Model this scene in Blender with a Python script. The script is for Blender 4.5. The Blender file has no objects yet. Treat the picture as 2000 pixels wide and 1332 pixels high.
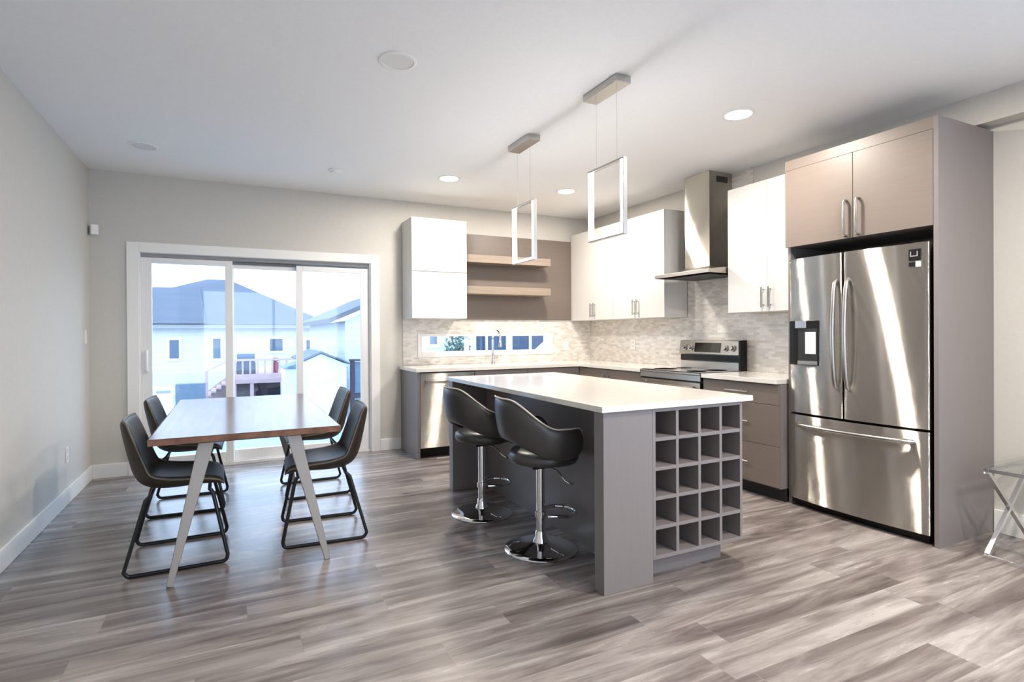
import bpy, math
from math import sin, cos, pi, radians, sqrt
from mathutils import Vector, Matrix

SC = bpy.context.scene
COL = SC.collection

# ------------------------------------------------------------------ camera
CAM_F, CAM_CX, CAM_CY = 1071.8, 974.2, 654.8          # measured on the 2000 x 1332 frame
YAW, PITCH, ROLL, CAM_H = radians(25.84), radians(-0.225), radians(-0.336), 1.27
fw = Vector((sin(YAW) * cos(PITCH), cos(YAW) * cos(PITCH), sin(PITCH)))
rt = Vector((cos(YAW), -sin(YAW), 0.0))
up = rt.cross(fw)
rt2 = rt * cos(ROLL) + up * sin(ROLL)
up2 = -rt * sin(ROLL) + up * cos(ROLL)
cam_data = bpy.data.cameras.new('camera')
cam = bpy.data.objects.new('camera', cam_data)
COL.objects.link(cam)
m3 = Matrix((rt2, up2, -fw)).transposed()
cam.matrix_world = Matrix.Translation((0, 0, CAM_H)) @ m3.to_4x4()
cam_data.sensor_fit = 'HORIZONTAL'
cam_data.sensor_width = 36.0
cam_data.lens = CAM_F / 2000.0 * 36.0
cam_data.shift_x = (1000 - CAM_CX) / 2000.0
cam_data.shift_y = -(666 - CAM_CY) / 2000.0
cam_data.clip_start = 0.05
cam_data.clip_end = 300
SC.camera = cam

# ------------------------------------------------------------------ view + world
SC.view_settings.view_transform = 'Standard'
SC.view_settings.look = 'None'
SC.view_settings.gamma = 1.0
SC.view_settings.use_curve_mapping = False
SC.view_settings.exposure = 1.56
SKY_STRENGTH = 1.7
POT_POWER = 11.0
ADDED_POT_POWER = 18.0
PENDANT_EMIT = 12.0

world = bpy.data.worlds.new('overcast_sky')
SC.world = world
world.use_nodes = True
wn, wl = world.node_tree.nodes, world.node_tree.links
wn.clear()
w_out = wn.new('ShaderNodeOutputWorld')
w_bg = wn.new('ShaderNodeBackground')
w_tc = wn.new('ShaderNodeTexCoord')
w_sep = wn.new('ShaderNodeSeparateXYZ')
w_ramp = wn.new('ShaderNodeValToRGB')
w_ramp.color_ramp.elements[0].position = 0.0
w_ramp.color_ramp.elements[0].color = (0.86, 0.93, 1.0, 1)
w_ramp.color_ramp.elements[1].position = 0.7
w_ramp.color_ramp.elements[1].color = (0.56, 0.76, 1.0, 1)
wl.new(w_tc.outputs['Generated'], w_sep.inputs[0])
wl.new(w_sep.outputs['Z'], w_ramp.inputs[0])
wl.new(w_ramp.outputs[0], w_bg.inputs['Color'])
w_bg.inputs['Strength'].default_value = SKY_STRENGTH
wl.new(w_bg.outputs[0], w_out.inputs[0])

cy = SC.cycles
cy.use_denoising = True
cy.max_bounces = 10
cy.diffuse_bounces = 6
cy.glossy_bounces = 5
cy.transmission_bounces = 6
cy.transparent_max_bounces = 12
cy.sample_clamp_indirect = 6.0
cy.caustics_reflective = False
cy.caustics_refractive = False


def portal(name, loc, rot, sx, sy):
    """marks a window opening for daylight sampling"""
    d = bpy.data.lights.new(name, 'AREA')
    d.shape = 'RECTANGLE'
    d.size, d.size_y = sx, sy
    d.cycles.is_portal = True
    o = bpy.data.objects.new(name, d)
    o.location = loc
    o.rotation_euler = rot
    COL.objects.link(o)
    return o


portal('daylight_patio_door', (0.28, 6.12, 1.0), (radians(-90), 0, 0), 2.1, 1.95)
portal('daylight_added_front_window', (0.95, -3.28, 1.26), (radians(90), 0, 0), 3.3, 2.28)
portal('daylight_added_side_window', (4.53, -1.15, 1.26), (0, radians(90), 0), 2.28, 3.5)


# ------------------------------------------------------------------ materials
def lin(c):
    def f(u):
        u /= 255.0
        return u / 12.92 if u <= 0.04045 else ((u + 0.055) / 1.055) ** 2.4
    return (f(c[0]), f(c[1]), f(c[2]), 1.0)


MATS = {}


def mat(name, rgb, rough=0.5, metal=0.0, spec=0.5, coat=0.0, vary=0.0, scale=8.0, stretch=(1, 1, 1),
        bump=0.0, aniso=0.0, emit=None, estr=0.0, rvary=0.0):
    m = bpy.data.materials.new(name)
    m.use_nodes = True
    n, l = m.node_tree.nodes, m.node_tree.links
    b = n['Principled BSDF']
    b.inputs['Base Color'].default_value = lin(rgb)
    b.inputs['Roughness'].default_value = rough
    b.inputs['Metallic'].default_value = metal
    b.inputs['Specular IOR Level'].default_value = spec
    b.inputs['Coat Weight'].default_value = coat
    if emit:
        b.inputs['Emission Color'].default_value = lin(emit)
        b.inputs['Emission Strength'].default_value = estr
    if vary or bump or rvary:
        tc = n.new('ShaderNodeTexCoord')
        mp = n.new('ShaderNodeMapping')
        mp.inputs['Scale'].default_value = stretch
        nz = n.new('ShaderNodeTexNoise')
        nz.inputs['Scale'].default_value = scale
        nz.inputs['Detail'].default_value = 6
        l.new(tc.outputs['Object'], mp.inputs[0])
        l.new(mp.outputs[0], nz.inputs['Vector'])
        if vary:
            mx = n.new('ShaderNodeMix')
            mx.data_type = 'RGBA'
            c = lin(rgb)
            mx.inputs[6].default_value = tuple(max(0, x * (1 - vary)) for x in c[:3]) + (1,)
            mx.inputs[7].default_value = tuple(min(1, x * (1 + vary)) for x in c[:3]) + (1,)
            mr = n.new('ShaderNodeMapRange')
            mr.inputs[1].default_value = 0.3
            mr.inputs[2].default_value = 0.7
            l.new(nz.outputs[0], mr.inputs[0])
            l.new(mr.outputs[0], mx.inputs[0])
            l.new(mx.outputs[2], b.inputs['Base Color'])
        if rvary:
            mr2 = n.new('ShaderNodeMapRange')
            mr2.inputs[1].default_value = 0.3
            mr2.inputs[2].default_value = 0.7
            mr2.inputs[3].default_value = max(0, rough - rvary)
            mr2.inputs[4].default_value = rough + rvary
            l.new(nz.outputs[0], mr2.inputs[0])
            l.new(mr2.outputs[0], b.inputs['Roughness'])
        if bump:
            bp = n.new('ShaderNodeBump')
            bp.inputs['Strength'].default_value = bump
            bp.inputs['Distance'].default_value = 0.002
            l.new(nz.outputs[0], bp.inputs['Height'])
            l.new(bp.outputs[0], b.inputs['Normal'])
    if aniso:
        b.inputs['Anisotropic'].default_value = aniso
        cx = n.new('ShaderNodeCombineXYZ')
        cx.inputs[2].default_value = 1.0
        l.new(cx.outputs[0], b.inputs['Tangent'])
    MATS[name] = m
    return m


def brushed(m, amount, rough):
    n, l = m.node_tree.nodes, m.node_tree.links
    b = n['Principled BSDF']
    b.inputs['Roughness'].default_value = rough
    tc = n.new('ShaderNodeTexCoord')
    acc = None
    for sc_ in (9173.0, 14731.0):
        vm = n.new('ShaderNodeVectorMath')
        vm.operation = 'SCALE'
        vm.inputs['Scale'].default_value = sc_
        l.new(tc.outputs['Object'], vm.inputs[0])
        wn_ = n.new('ShaderNodeTexWhiteNoise')
        l.new(vm.outputs[0], wn_.inputs['Vector'])
        if acc is None:
            acc = wn_.outputs['Value']
        else:
            ad = n.new('ShaderNodeMath')
            l.new(acc, ad.inputs[0])
            l.new(wn_.outputs['Value'], ad.inputs[1])
            acc = ad.outputs[0]
    mr = n.new('ShaderNodeMapRange')
    mr.inputs[1].default_value = 0.0
    mr.inputs[2].default_value = 2.0
    mr.inputs[3].default_value = -amount
    mr.inputs[4].default_value = amount
    l.new(acc, mr.inputs[0])
    cm = n.new('ShaderNodeCombineXYZ')
    l.new(mr.outputs[0], cm.inputs[2])
    ge = n.new('ShaderNodeNewGeometry')
    av = n.new('ShaderNodeVectorMath')
    l.new(ge.outputs['Normal'], av.inputs[0])
    l.new(cm.outputs[0], av.inputs[1])
    nv = n.new('ShaderNodeVectorMath')
    nv.operation = 'NORMALIZE'
    l.new(av.outputs[0], nv.inputs[0])
    l.new(nv.outputs[0], b.inputs['Normal'])
    return m


def glass_mat(name, tint=(1, 1, 1), refl=0.06):
    m = bpy.data.materials.new(name)
    m.use_nodes = True
    n, l = m.node_tree.nodes, m.node_tree.links
    n.clear()
    o = n.new('ShaderNodeOutputMaterial')
    t = n.new('ShaderNodeBsdfTransparent')
    t.inputs[0].default_value = (*tint, 1)
    g = n.new('ShaderNodeBsdfGlossy')
    g.inputs['Roughness'].default_value = 0.02
    mx = n.new('ShaderNodeMixShader')
    lw = n.new('ShaderNodeLayerWeight')
    lw.inputs['Blend'].default_value = 0.5
    pw = n.new('ShaderNodeMath')
    pw.operation = 'POWER'
    pw.inputs[1].default_value = 5.0
    l.new(lw.outputs['Facing'], pw.inputs[0])
    mr = n.new('ShaderNodeMapRange')
    mr.inputs[3].default_value = refl
    mr.inputs[4].default_value = 0.85
    l.new(pw.outputs[0], mr.inputs[0])
    l.new(mr.outputs[0], mx.inputs[0])
    l.new(t.outputs[0], mx.inputs[1])
    l.new(g.outputs[0], mx.inputs[2])
    l.new(mx.outputs[0], o.inputs[0])
    return m


def floor_mat():
    m = bpy.data.materials.new('vinyl_plank_floor')
    m.use_nodes = True
    n, l = m.node_tree.nodes, m.node_tree.links
    b = n['Principled BSDF']
    tc = n.new('ShaderNodeTexCoord')
    sp = n.new('ShaderNodeSeparateXYZ')
    l.new(tc.outputs['Object'], sp.inputs[0])

    def mth(op, a, bb=None):
        k = n.new('ShaderNodeMath')
        k.operation = op
        for i, v in enumerate((a, bb)):
            if v is None:
                continue
            if isinstance(v, (int, float)):
                k.inputs[i].default_value = v
            else:
                l.new(v, k.inputs[i])
        return k.outputs[0]
    PW, PL = 0.178, 1.22
    row = mth('FLOOR', mth('DIVIDE', sp.outputs['Y'], PW))
    wnz = n.new('ShaderNodeTexWhiteNoise')
    wnz.noise_dimensions = '1D'
    l.new(row, wnz.inputs['W'])
    xs = mth('ADD', mth('DIVIDE', sp.outputs['X'], PL), wnz.outputs['Value'])
    colm = mth('FLOOR', xs)
    cmb = n.new('ShaderNodeCombineXYZ')
    l.new(row, cmb.inputs[0])
    l.new(colm, cmb.inputs[1])
    w2 = n.new('ShaderNodeTexWhiteNoise')
    w2.noise_dimensions = '2D'
    l.new(cmb.outputs[0], w2.inputs['Vector'])
    # grain, shifted per plank
    off = n.new('ShaderNodeCombineXYZ')
    l.new(mth('ADD', mth('MULTIPLY', sp.outputs['X'], 0.7), mth('MULTIPLY', w2.outputs['Value'], 37.0)), off.inputs[0])
    l.new(mth('ADD', mth('MULTIPLY', sp.outputs['Y'], 6.5), mth('MULTIPLY', w2.outputs['Value'], 91.0)), off.inputs[1])
    n1 = n.new('ShaderNodeTexNoise')
    n1.inputs['Scale'].default_value = 1.5
    n1.inputs['Detail'].default_value = 6
    n1.inputs['Roughness'].default_value = 0.62
    n1.inputs['Distortion'].default_value = 0.6
    l.new(off.outputs[0], n1.inputs['Vector'])
    off2 = n.new('ShaderNodeCombineXYZ')
    l.new(mth('MULTIPLY', sp.outputs['X'], 3.0), off2.inputs[0])
    l.new(mth('MULTIPLY', sp.outputs['Y'], 60.0), off2.inputs[1])
    n2 = n.new('ShaderNodeTexNoise')
    n2.inputs['Scale'].default_value = 2.0
    n2.inputs['Detail'].default_value = 4
    l.new(off2.outputs[0], n2.inputs['Vector'])
    v = mth('ADD', mth('ADD', mth('MULTIPLY', n1.outputs[0], 1.0), mth('MULTIPLY', n2.outputs[0], 0.10)),
            mth('MULTIPLY', w2.outputs['Value'], 0.11))
    rp = n.new('ShaderNodeValToRGB')
    el = rp.color_ramp.elements
    el[0].position = 0.38
    el[0].color = lin((82, 73, 70))
    el[1].position = 0.84
    el[1].color = lin((182, 174, 168))
    e = el.new(0.54)
    e.color = lin((119, 109, 105))
    e = el.new(0.68)
    e.color = lin((154, 145, 140))
    l.new(v, rp.inputs[0])
    # knots
    vk = n.new('ShaderNodeTexVoronoi')
    vk.inputs['Scale'].default_value = 1.0
    ok = n.new('ShaderNodeCombineXYZ')
    l.new(mth('MULTIPLY', sp.outputs['X'], 0.9), ok.inputs[0])
    l.new(mth('MULTIPLY', sp.outputs['Y'], 2.6), ok.inputs[1])
    l.new(ok.outputs[0], vk.inputs['Vector'])
    kr = n.new('ShaderNodeMapRange')
    kr.inputs[1].default_value = 0.02
    kr.inputs[2].default_value = 0.07
    l.new(vk.outputs['Distance'], kr.inputs[0])
    mk = n.new('ShaderNodeMix')
    mk.data_type = 'RGBA'
    mk.inputs[6].default_value = lin((88, 76, 73))
    l.new(kr.outputs[0], mk.inputs[0])
    l.new(rp.outputs[0], mk.inputs[7])
    # seams
    fy = mth('FRACT', mth('DIVIDE', sp.outputs['Y'], PW))
    fx = mth('FRACT', xs)
    seam = mth('MULTIPLY', mth('GREATER_THAN', fy, 0.008), mth('GREATER_THAN', fx, 0.0018))
    ms = n.new('ShaderNodeMix')
    ms.data_type = 'RGBA'
    ms.inputs[6].default_value = lin((138, 126, 123))
    l.new(seam, ms.inputs[0])
    l.new(mk.outputs[2], ms.inputs[7])
    l.new(ms.outputs[2], b.inputs['Base Color'])
    mr = n.new('ShaderNodeMapRange')
    mr.inputs[3].default_value = 0.19
    mr.inputs[4].default_value = 0.33
    l.new(n1.outputs[0], mr.inputs[0])
    l.new(mr.outputs[0], b.inputs['Roughness'])
    bp = n.new('ShaderNodeBump')
    bp.inputs['Strength'].default_value = 0.12
    bp.inputs['Distance'].default_value = 0.002
    l.new(v, bp.inputs['Height'])
    l.new(bp.outputs[0], b.inputs['Normal'])
    b.inputs['Specular IOR Level'].default_value = 0.6
    return m


def tile_mat(name, axis):
    """small glossy pearl mosaic bricks; axis = horizontal object axis"""
    m = bpy.data.materials.new(name)
    m.use_nodes = True
    n, l = m.node_tree.nodes, m.node_tree.links
    b = n['Principled BSDF']
    tc = n.new('ShaderNodeTexCoord')
    sp = n.new('ShaderNodeSeparateXYZ')
    cm = n.new('ShaderNodeCombineXYZ')
    l.new(tc.outputs['Object'], sp.inputs[0])
    l.new(sp.outputs[axis], cm.inputs[0])
    l.new(sp.outputs['Z'], cm.inputs[1])
    br = n.new('ShaderNodeTexBrick')
    br.inputs['Scale'].default_value = 1.0
    br.inputs['Brick Width'].default_value = 0.062
    br.inputs['Row Height'].default_value = 0.0235
    br.inputs['Mortar Size'].default_value = 0.0016
    br.inputs['Mortar Smooth'].default_value = 0.1
    br.inputs['Bias'].default_value = 0.0
    br.inputs['Color1'].default_value = lin((196, 189, 181))
    br.inputs['Color2'].default_value = lin((230, 226, 220))
    br.inputs['Mortar'].default_value = lin((216, 211, 204))
    l.new(cm.outputs[0], br.inputs['Vector'])
    l.new(br.outputs['Color'], b.inputs['Base Color'])
    b.inputs['Roughness'].default_value = 0.22
    bp = n.new('ShaderNodeBump')
    bp.inputs['Strength'].default_value = 0.5
    bp.inputs['Distance'].default_value = 0.0015
    bp.invert = True
    l.new(br.outputs['Fac'], bp.inputs['Height'])
    l.new(bp.outputs[0], b.inputs['Normal'])
    return m


def brick_like(name, rgb, gap, row):
    """horizontal lap siding / shingles"""
    m = bpy.data.materials.new(name)
    m.use_nodes = True
    n, l = m.node_tree.nodes, m.node_tree.links
    b = n['Principled BSDF']
    tc = n.new('ShaderNodeTexCoord')
    sp = n.new('ShaderNodeSeparateXYZ')
    cm = n.new('ShaderNodeCombineXYZ')
    l.new(tc.outputs['Object'], sp.inputs[0])
    ad = n.new('ShaderNodeMath')
    l.new(sp.outputs['X'], ad.inputs[0])
    l.new(sp.outputs['Y'], ad.inputs[1])
    l.new(ad.outputs[0], cm.inputs[0])
    l.new(sp.outputs['Z'], cm.inputs[1])
    br = n.new('ShaderNodeTexBrick')
    br.inputs['Scale'].default_value = 1.0
    br.inputs['Brick Width'].default_value = 1.5
    br.inputs['Row Height'].default_value = row
    br.inputs['Mortar Size'].default_value = gap
    c = lin(rgb)
    br.inputs['Color1'].default_value = tuple(x * 0.94 for x in c[:3]) + (1,)
    br.inputs['Color2'].default_value = tuple(min(1, x * 1.05) for x in c[:3]) + (1,)
    br.inputs['Mortar'].default_value = tuple(x * 0.9 for x in c[:3]) + (1,)
    l.new(cm.outputs[0], br.inputs['Vector'])
    l.new(br.outputs['Color'], b.inputs['Base Color'])
    b.inputs['Roughness'].default_value = 0.75
    return m


M_WALL = mat('painted_wall', (204, 200, 192), 0.75, vary=0.02, scale=40, bump=0.05)
M_CEIL = mat('ceiling_paint', (240, 240, 239), 0.85, vary=0.015, scale=60, bump=0.08)
M_TRIM = mat('white_trim_paint', (238, 236, 232), 0.4)
M_VINYL = mat('white_vinyl_frame', (232, 231, 230), 0.35)
M_TRACK = mat('grey_frame_track', (150, 150, 150), 0.4)
M_FLOOR = floor_mat()
M_TAUPE = mat('taupe_laminate', (123, 116, 115), 0.42, vary=0.025, scale=6, stretch=(12, 12, 0.7), bump=0.05)
M_TAUPE_H = mat('taupe_laminate_horizontal', (117, 106, 98), 0.42, vary=0.035, scale=6, stretch=(0.8, 0.8, 14), bump=0.05)
M_SHELF = mat('light_taupe_wood', (142, 127, 114), 0.5, vary=0.08, scale=6, stretch=(0.8, 12, 12))
M_WHITECAB = mat('white_cabinet_lacquer', (212, 210, 206), 0.25, coat=0.2)
M_CABSIDE = mat('white_melamine', (214, 211, 207), 0.5)
M_QUARTZ = mat('white_quartz', (226, 221, 213), 0.14, vary=0.03, scale=30, coat=0.3)
M_STEEL = mat('brushed_stainless', (172, 168, 161), 0.16, metal=1.0)
brushed(M_STEEL, 1.45, 0.09)
M_STEEL_DULL = mat('stainless_sheet', (176, 170, 162), 0.33, metal=1.0, aniso=0.5)
M_CHROME = mat('polished_chrome', (222, 222, 224), 0.06, metal=1.0)
M_NICKEL = mat('satin_nickel', (188, 185, 181), 0.26, metal=1.0)
M_BLACK = mat('black_plastic', (7, 7, 8), 0.35, spec=0.3)
M_BLACKGLASS = mat('black_glass', (10, 10, 12), 0.06, coat=0.5)
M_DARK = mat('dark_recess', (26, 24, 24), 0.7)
M_DARKBODY = mat('dark_grey_steel', (52, 52, 54), 0.5, metal=0.4)
M_LEATHER = mat('worn_brown_leather', (54, 47, 40), 0.5, spec=0.35, vary=0.22, scale=14, bump=0.25)
M_LEATHER_EDGE = mat('leather_welt', (100, 92, 82), 0.5)
M_STOOLLEATHER = mat('charcoal_faux_leather', (62, 60, 58), 0.36, vary=0.06, scale=20, bump=0.15)
M_STOOLPIPE = mat('pale_piping', (200, 192, 182), 0.45)
M_BLACKMETAL = mat('black_powder_coat', (22, 23, 25), 0.4, metal=0.3)
M_TABLETOP = mat('walnut_table_top', (104, 76, 70), 0.2, spec=0.11, vary=0.35, scale=3.5, stretch=(9, 0.8, 9))
M_TABLEEDGE = mat('live_edge_bark', (120, 84, 66), 0.5, vary=0.4, scale=16, bump=0.6)
M_TABLELEG = mat('grey_table_leg', (150, 144, 140), 0.42, metal=0.35)
M_PLASTIC = mat('white_plastic', (235, 234, 231), 0.35)
M_GLASS = glass_mat('window_glass', (0.97, 0.985, 1.0), 0.05)
M_DOORGLASS = glass_mat('patio_door_glass', (0.86, 0.925, 1.0), 0.05)  # blue tint put in to cool the daylight and its reflections
M_TABLEGLASS = glass_mat('clear_table_glass', (0.97, 0.99, 0.99), 0.04)
M_TABLECHROME = mat('satin_chrome', (226, 227, 229), 0.2, metal=1.0)
M_LED = mat('led_diffuser', (250, 248, 244), 0.4, emit=(255, 250, 246), estr=PENDANT_EMIT)
M_LEDSOFT = mat('led_side_diffuser', (246, 246, 252), 0.4, emit=(238, 240, 255), estr=5.0)
M_POT = mat('lit_lamp_lens', (255, 250, 240), 0.4, emit=(255, 240, 218), estr=30.0)
M_POTOFF = mat('unlit_lamp_lens', (222, 221, 218), 0.4)
M_TILE_BACK = tile_mat('pearl_mosaic_back', 'X')
M_TILE_RIGHT = tile_mat('pearl_mosaic_right', 'Y')
# outdoors
M_SIDING = brick_like('white_lap_siding', (216, 210, 206), 0.012, 0.16)
M_SIDING_B = brick_like('pale_grey_siding', (200, 204, 210), 0.012, 0.16)
M_SIDING_DARK = brick_like('navy_siding', (50, 68, 92), 0.012, 0.16)
M_SHINGLE = brick_like('blue_grey_shingles', (88, 91, 100), 0.006, 0.14)
M_BOUNCE_GROUND = mat('pale_bounce_ground', (232, 236, 240), 0.9, vary=0.12, scale=0.7)  # paled to bounce daylight up through the added windows
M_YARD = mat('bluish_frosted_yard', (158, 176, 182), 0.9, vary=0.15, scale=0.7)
M_GRASS = mat('teal_green_turf', (66, 108, 92), 0.95, vary=0.2, scale=20)
M_HGLASS = mat('house_window_glass', (70, 92, 112), 0.1)
M_HTRIM = mat('house_white_trim', (236, 236, 238), 0.5)
M_DECK = mat('pinkish_cedar', (188, 154, 152), 0.7, vary=0.1, scale=8, stretch=(0.5, 4, 8))
M_DECKDARK = mat('dark_wood_and_deck_shade', (66, 56, 66), 0.7)  # also colours the sheet that stands for shade under the deck
M_SHED = mat('white_shed_panel', (210, 212, 214), 0.5)
M_RED = mat('red_paint', (150, 40, 56), 0.5)
M_GRILL = mat('dark_grill_steel', (70, 80, 100), 0.35, metal=0.3)
M_LEAF = mat('dusty_green_leaves', (80, 106, 100), 0.8, vary=0.3, scale=6)
M_BARK = mat('tree_bark', (90, 80, 74), 0.9)
M_STONE = mat('blue_grey_block', (104, 118, 132), 0.8, vary=0.08, scale=4)


# ------------------------------------------------------------------ mesh helpers
class MB:
    def __init__(self):
        self.v, self.f = [], []

    def add(self, vs, fs):
        o = len(self.v)
        self.v += [tuple(p) for p in vs]
        self.f += [tuple(i + o for i in q) for q in fs]
        return self

    def box(self, x0, x1, y0, y1, z0, z1):
        return self.add([(x0, y0, z0), (x1, y0, z0), (x1, y1, z0), (x0, y1, z0),
                         (x0, y0, z1), (x1, y0, z1), (x1, y1, z1), (x0, y1, z1)],
                        [(0, 3, 2, 1), (4, 5, 6, 7), (0, 1, 5, 4), (1, 2, 6, 5), (2, 3, 7, 6), (3, 0, 4, 7)])

    def prism(self, poly, axis, a, b):
        """poly: 2D points (CCW); axis 'z': (x,y), 'y': (x,z), 'x': (y,z)"""
        def p3(p, t):
            return {'z': (p[0], p[1], t), 'y': (p[0], t, p[1]), 'x': (t, p[0], p[1])}[axis]
        k = len(poly)
        vs = [p3(p, a) for p in poly] + [p3(p, b) for p in poly]
        fs = [tuple(range(k - 1, -1, -1)), tuple(range(k, 2 * k))]
        fs += [(i, (i + 1) % k, (i + 1) % k + k, i + k) for i in range(k)]
        if axis == 'y':
            fs = [tuple(reversed(q)) for q in fs]
        return self.add(vs, fs)

    def tube(self, pts, r, n=10, closed=False, flat=1.0, upv=None):
        pts = [Vector(p) for p in pts]
        k = len(pts)
        rr = r if isinstance(r, (list, tuple)) else [r] * k
        tang = []
        for i in range(k):
            if closed:
                t = pts[(i + 1) % k] - pts[i - 1]
            elif i == 0:
                t = pts[1] - pts[0]
            elif i == k - 1:
                t = pts[-1] - pts[-2]
            else:
                t = (pts[i + 1] - pts[i]).normalized() + (pts[i] - pts[i - 1]).normalized()
            tang.append(t.normalized())
        ref = Vector(upv) if upv else Vector((0, 0, 1))
        if abs(tang[0].dot(ref)) > 0.95:
            ref = Vector((0, 1, 0)) if abs(tang[0].y) < 0.9 else Vector((1, 0, 0))
        u = tang[0].cross(ref).normalized()
        vs, fs = [], []
        for i in range(k):
            u = (u - tang[i] * u.dot(tang[i])).normalized()
            w = tang[i].cross(u)
            for j in range(n):
                a = 2 * pi * j / n
                vs.append(pts[i] + u * (cos(a) * rr[i]) + w * (sin(a) * rr[i] * flat))
        segs = k if closed else k - 1
        for i in range(segs):
            for j in range(n):
                a, b = i * n + j, i * n + (j + 1) % n
                c, d = ((i + 1) % k) * n + (j + 1) % n, ((i + 1) % k) * n + j
                fs.append((a, b, c, d))
        if not closed:
            fs.append(tuple(range(n - 1, -1, -1)))
            fs.append(tuple((k - 1) * n + j for j in range(n)))
        return self.add(vs, fs)

    def lathe(self, prof, n=32, c=(0, 0)):
        k = len(prof)
        vs = []
        for (r, z) in prof:
            for j in range(n):
                a = 2 * pi * j / n
                vs.append((c[0] + r * cos(a), c[1] + r * sin(a), z))
        fs = []
        for i in range(k - 1):
            for j in range(n):
                fs.append((i * n + j, i * n + (j + 1) % n, (i + 1) * n + (j + 1) % n, (i + 1) * n + j))
        fs.append(tuple(range(n - 1, -1, -1)))
        fs.append(tuple((k - 1) * n + j for j in range(n)))
        return self.add(vs, fs)

    def bar(self, p0, p1, s0, s1=None, side=(0, 1, 0)):
        """tapered rectangular bar; s = (width, depth); depth runs along `side`"""
        p0, p1 = Vector(p0), Vector(p1)
        s1 = s1 or s0
        d = (p1 - p0).normalized()
        sd = Vector(side)
        sd = (sd - d * sd.dot(d)).normalized()
        w = d.cross(sd)
        vs = []
        for p, s in ((p0, s0), (p1, s1)):
            for a, b in ((-1, -1), (1, -1), (1, 1), (-1, 1)):
                vs.append(p + w * (a * s[0] / 2) + sd * (b * s[1] / 2))
        return self.add(vs, [(0, 3, 2, 1), (4, 5, 6, 7), (0, 1, 5, 4), (1, 2, 6, 5), (2, 3, 7, 6), (3, 0, 4, 7)])

    def shell(self, top, bot):
        """closed solid between two equal grids of points"""
        R, Cn = len(top), len(top[0])
        vs = [p for row in top for p in row] + [p for row in bot for p in row]
        o = R * Cn
        fs = []
        for i in range(R - 1):
            for j in range(Cn - 1):
                a, b, c, d = i * Cn + j, i * Cn + j + 1, (i + 1) * Cn + j + 1, (i + 1) * Cn + j
                fs.append((a, b, c, d))
                fs.append((d + o, c + o, b + o, a + o))
        for i in range(R - 1):
            a, d = i * Cn, (i + 1) * Cn
            fs.append((a + o, a, d, d + o))
            a, d = i * Cn + Cn - 1, (i + 1) * Cn + Cn - 1
            fs.append((a, a + o, d + o, d))
        for j in range(Cn - 1):
            a, b = j, j + 1
            fs.append((a, a + o, b + o, b))
            a, b = (R - 1) * Cn + j, (R - 1) * Cn + j + 1
            fs.append((a + o, a, b, b + o))
        return self.add(vs, fs)


ORIGIN = {}


def finish(name, mb, material, parent=None, bevel=0.0, subsurf=0, angle=35):
    org = Vector((0, 0, 0))
    if parent is not None:
        org = ORIGIN[parent.name]
    me = bpy.data.meshes.new(name)
    me.from_pydata([tuple(Vector(p) - org) for p in mb.v], [], mb.f)
    import bmesh
    bm = bmesh.new()
    bm.from_mesh(me)
    bmesh.ops.recalc_face_normals(bm, faces=bm.faces)
    bm.to_mesh(me)
    bm.free()
    for p in me.polygons:
        p.use_smooth = True
    if not subsurf:
        me.set_sharp_from_angle(angle=radians(angle))
    me.materials.append(material)
    o = bpy.data.objects.new(name, me)
    COL.objects.link(o)
    if parent is not None:
        o.parent = parent
    ORIGIN[o.name] = org
    if bevel:
        md = o.modifiers.new('bevel', 'BEVEL')
        md.width = bevel
        md.segments = 2
        md.limit_method = 'ANGLE'
        md.angle_limit = radians(40)
        md.harden_normals = True
    if subsurf:
        md = o.modifiers.new('subsurf', 'SUBSURF')
        md.levels = subsurf
        md.render_levels = subsurf
    return o


def tag(o, label, cat, group=None):
    o['label'] = label
    o['category'] = cat
    if group:
        o['group'] = group
    return o


def thing(name, label, cat, loc=(0, 0, 0), group=None):
    o = bpy.data.objects.new(name, None)
    o.empty_display_size = 0.1
    COL.objects.link(o)
    o.location = loc
    ORIGIN[o.name] = Vector(loc)
    return tag(o, label, cat, group)


def struct(name, mb, material, parent=None, bevel=0.0):
    o = finish(name, mb, material, parent, bevel)
    if parent is None:
        o['kind'] = 'structure'
    return o


def struct_empty(name, loc):
    o = bpy.data.objects.new(name, None)
    COL.objects.link(o)
    o.location = loc
    ORIGIN[o.name] = Vector(loc)
    o['kind'] = 'structure'
    return o


def B(*a):
    return MB().box(*a)


def copy_tree(o, parent=None):
    c = o.copy()
    COL.objects.link(c)
    if parent is not None:
        c.parent = parent
    for ch in list(o.children):
        copy_tree(ch, c)
    return c


# ------------------------------------------------------------------ room measures
XL, YB, XK, XR, ZC, YF = -1.14, 5.93, 4.20, 4.32, 2.74, -3.2
YG = 2.74                       # the right wall steps back in front of this depth (fridge niche)

# floor and ceiling
struct('floor', B(XL - 0.15, XR + 0.2, YF - 0.15, YB + 0.15, -0.12, 0.0), M_FLOOR)
struct('ceiling', B(XL - 0.15, XR + 0.2, YF - 0.15, YB + 0.15, ZC, ZC + 0.15), M_CEIL)
struct('wall_left', B(XL - 0.15, XL, YF, YB + 0.15, 0, ZC), M_WALL)

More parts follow.
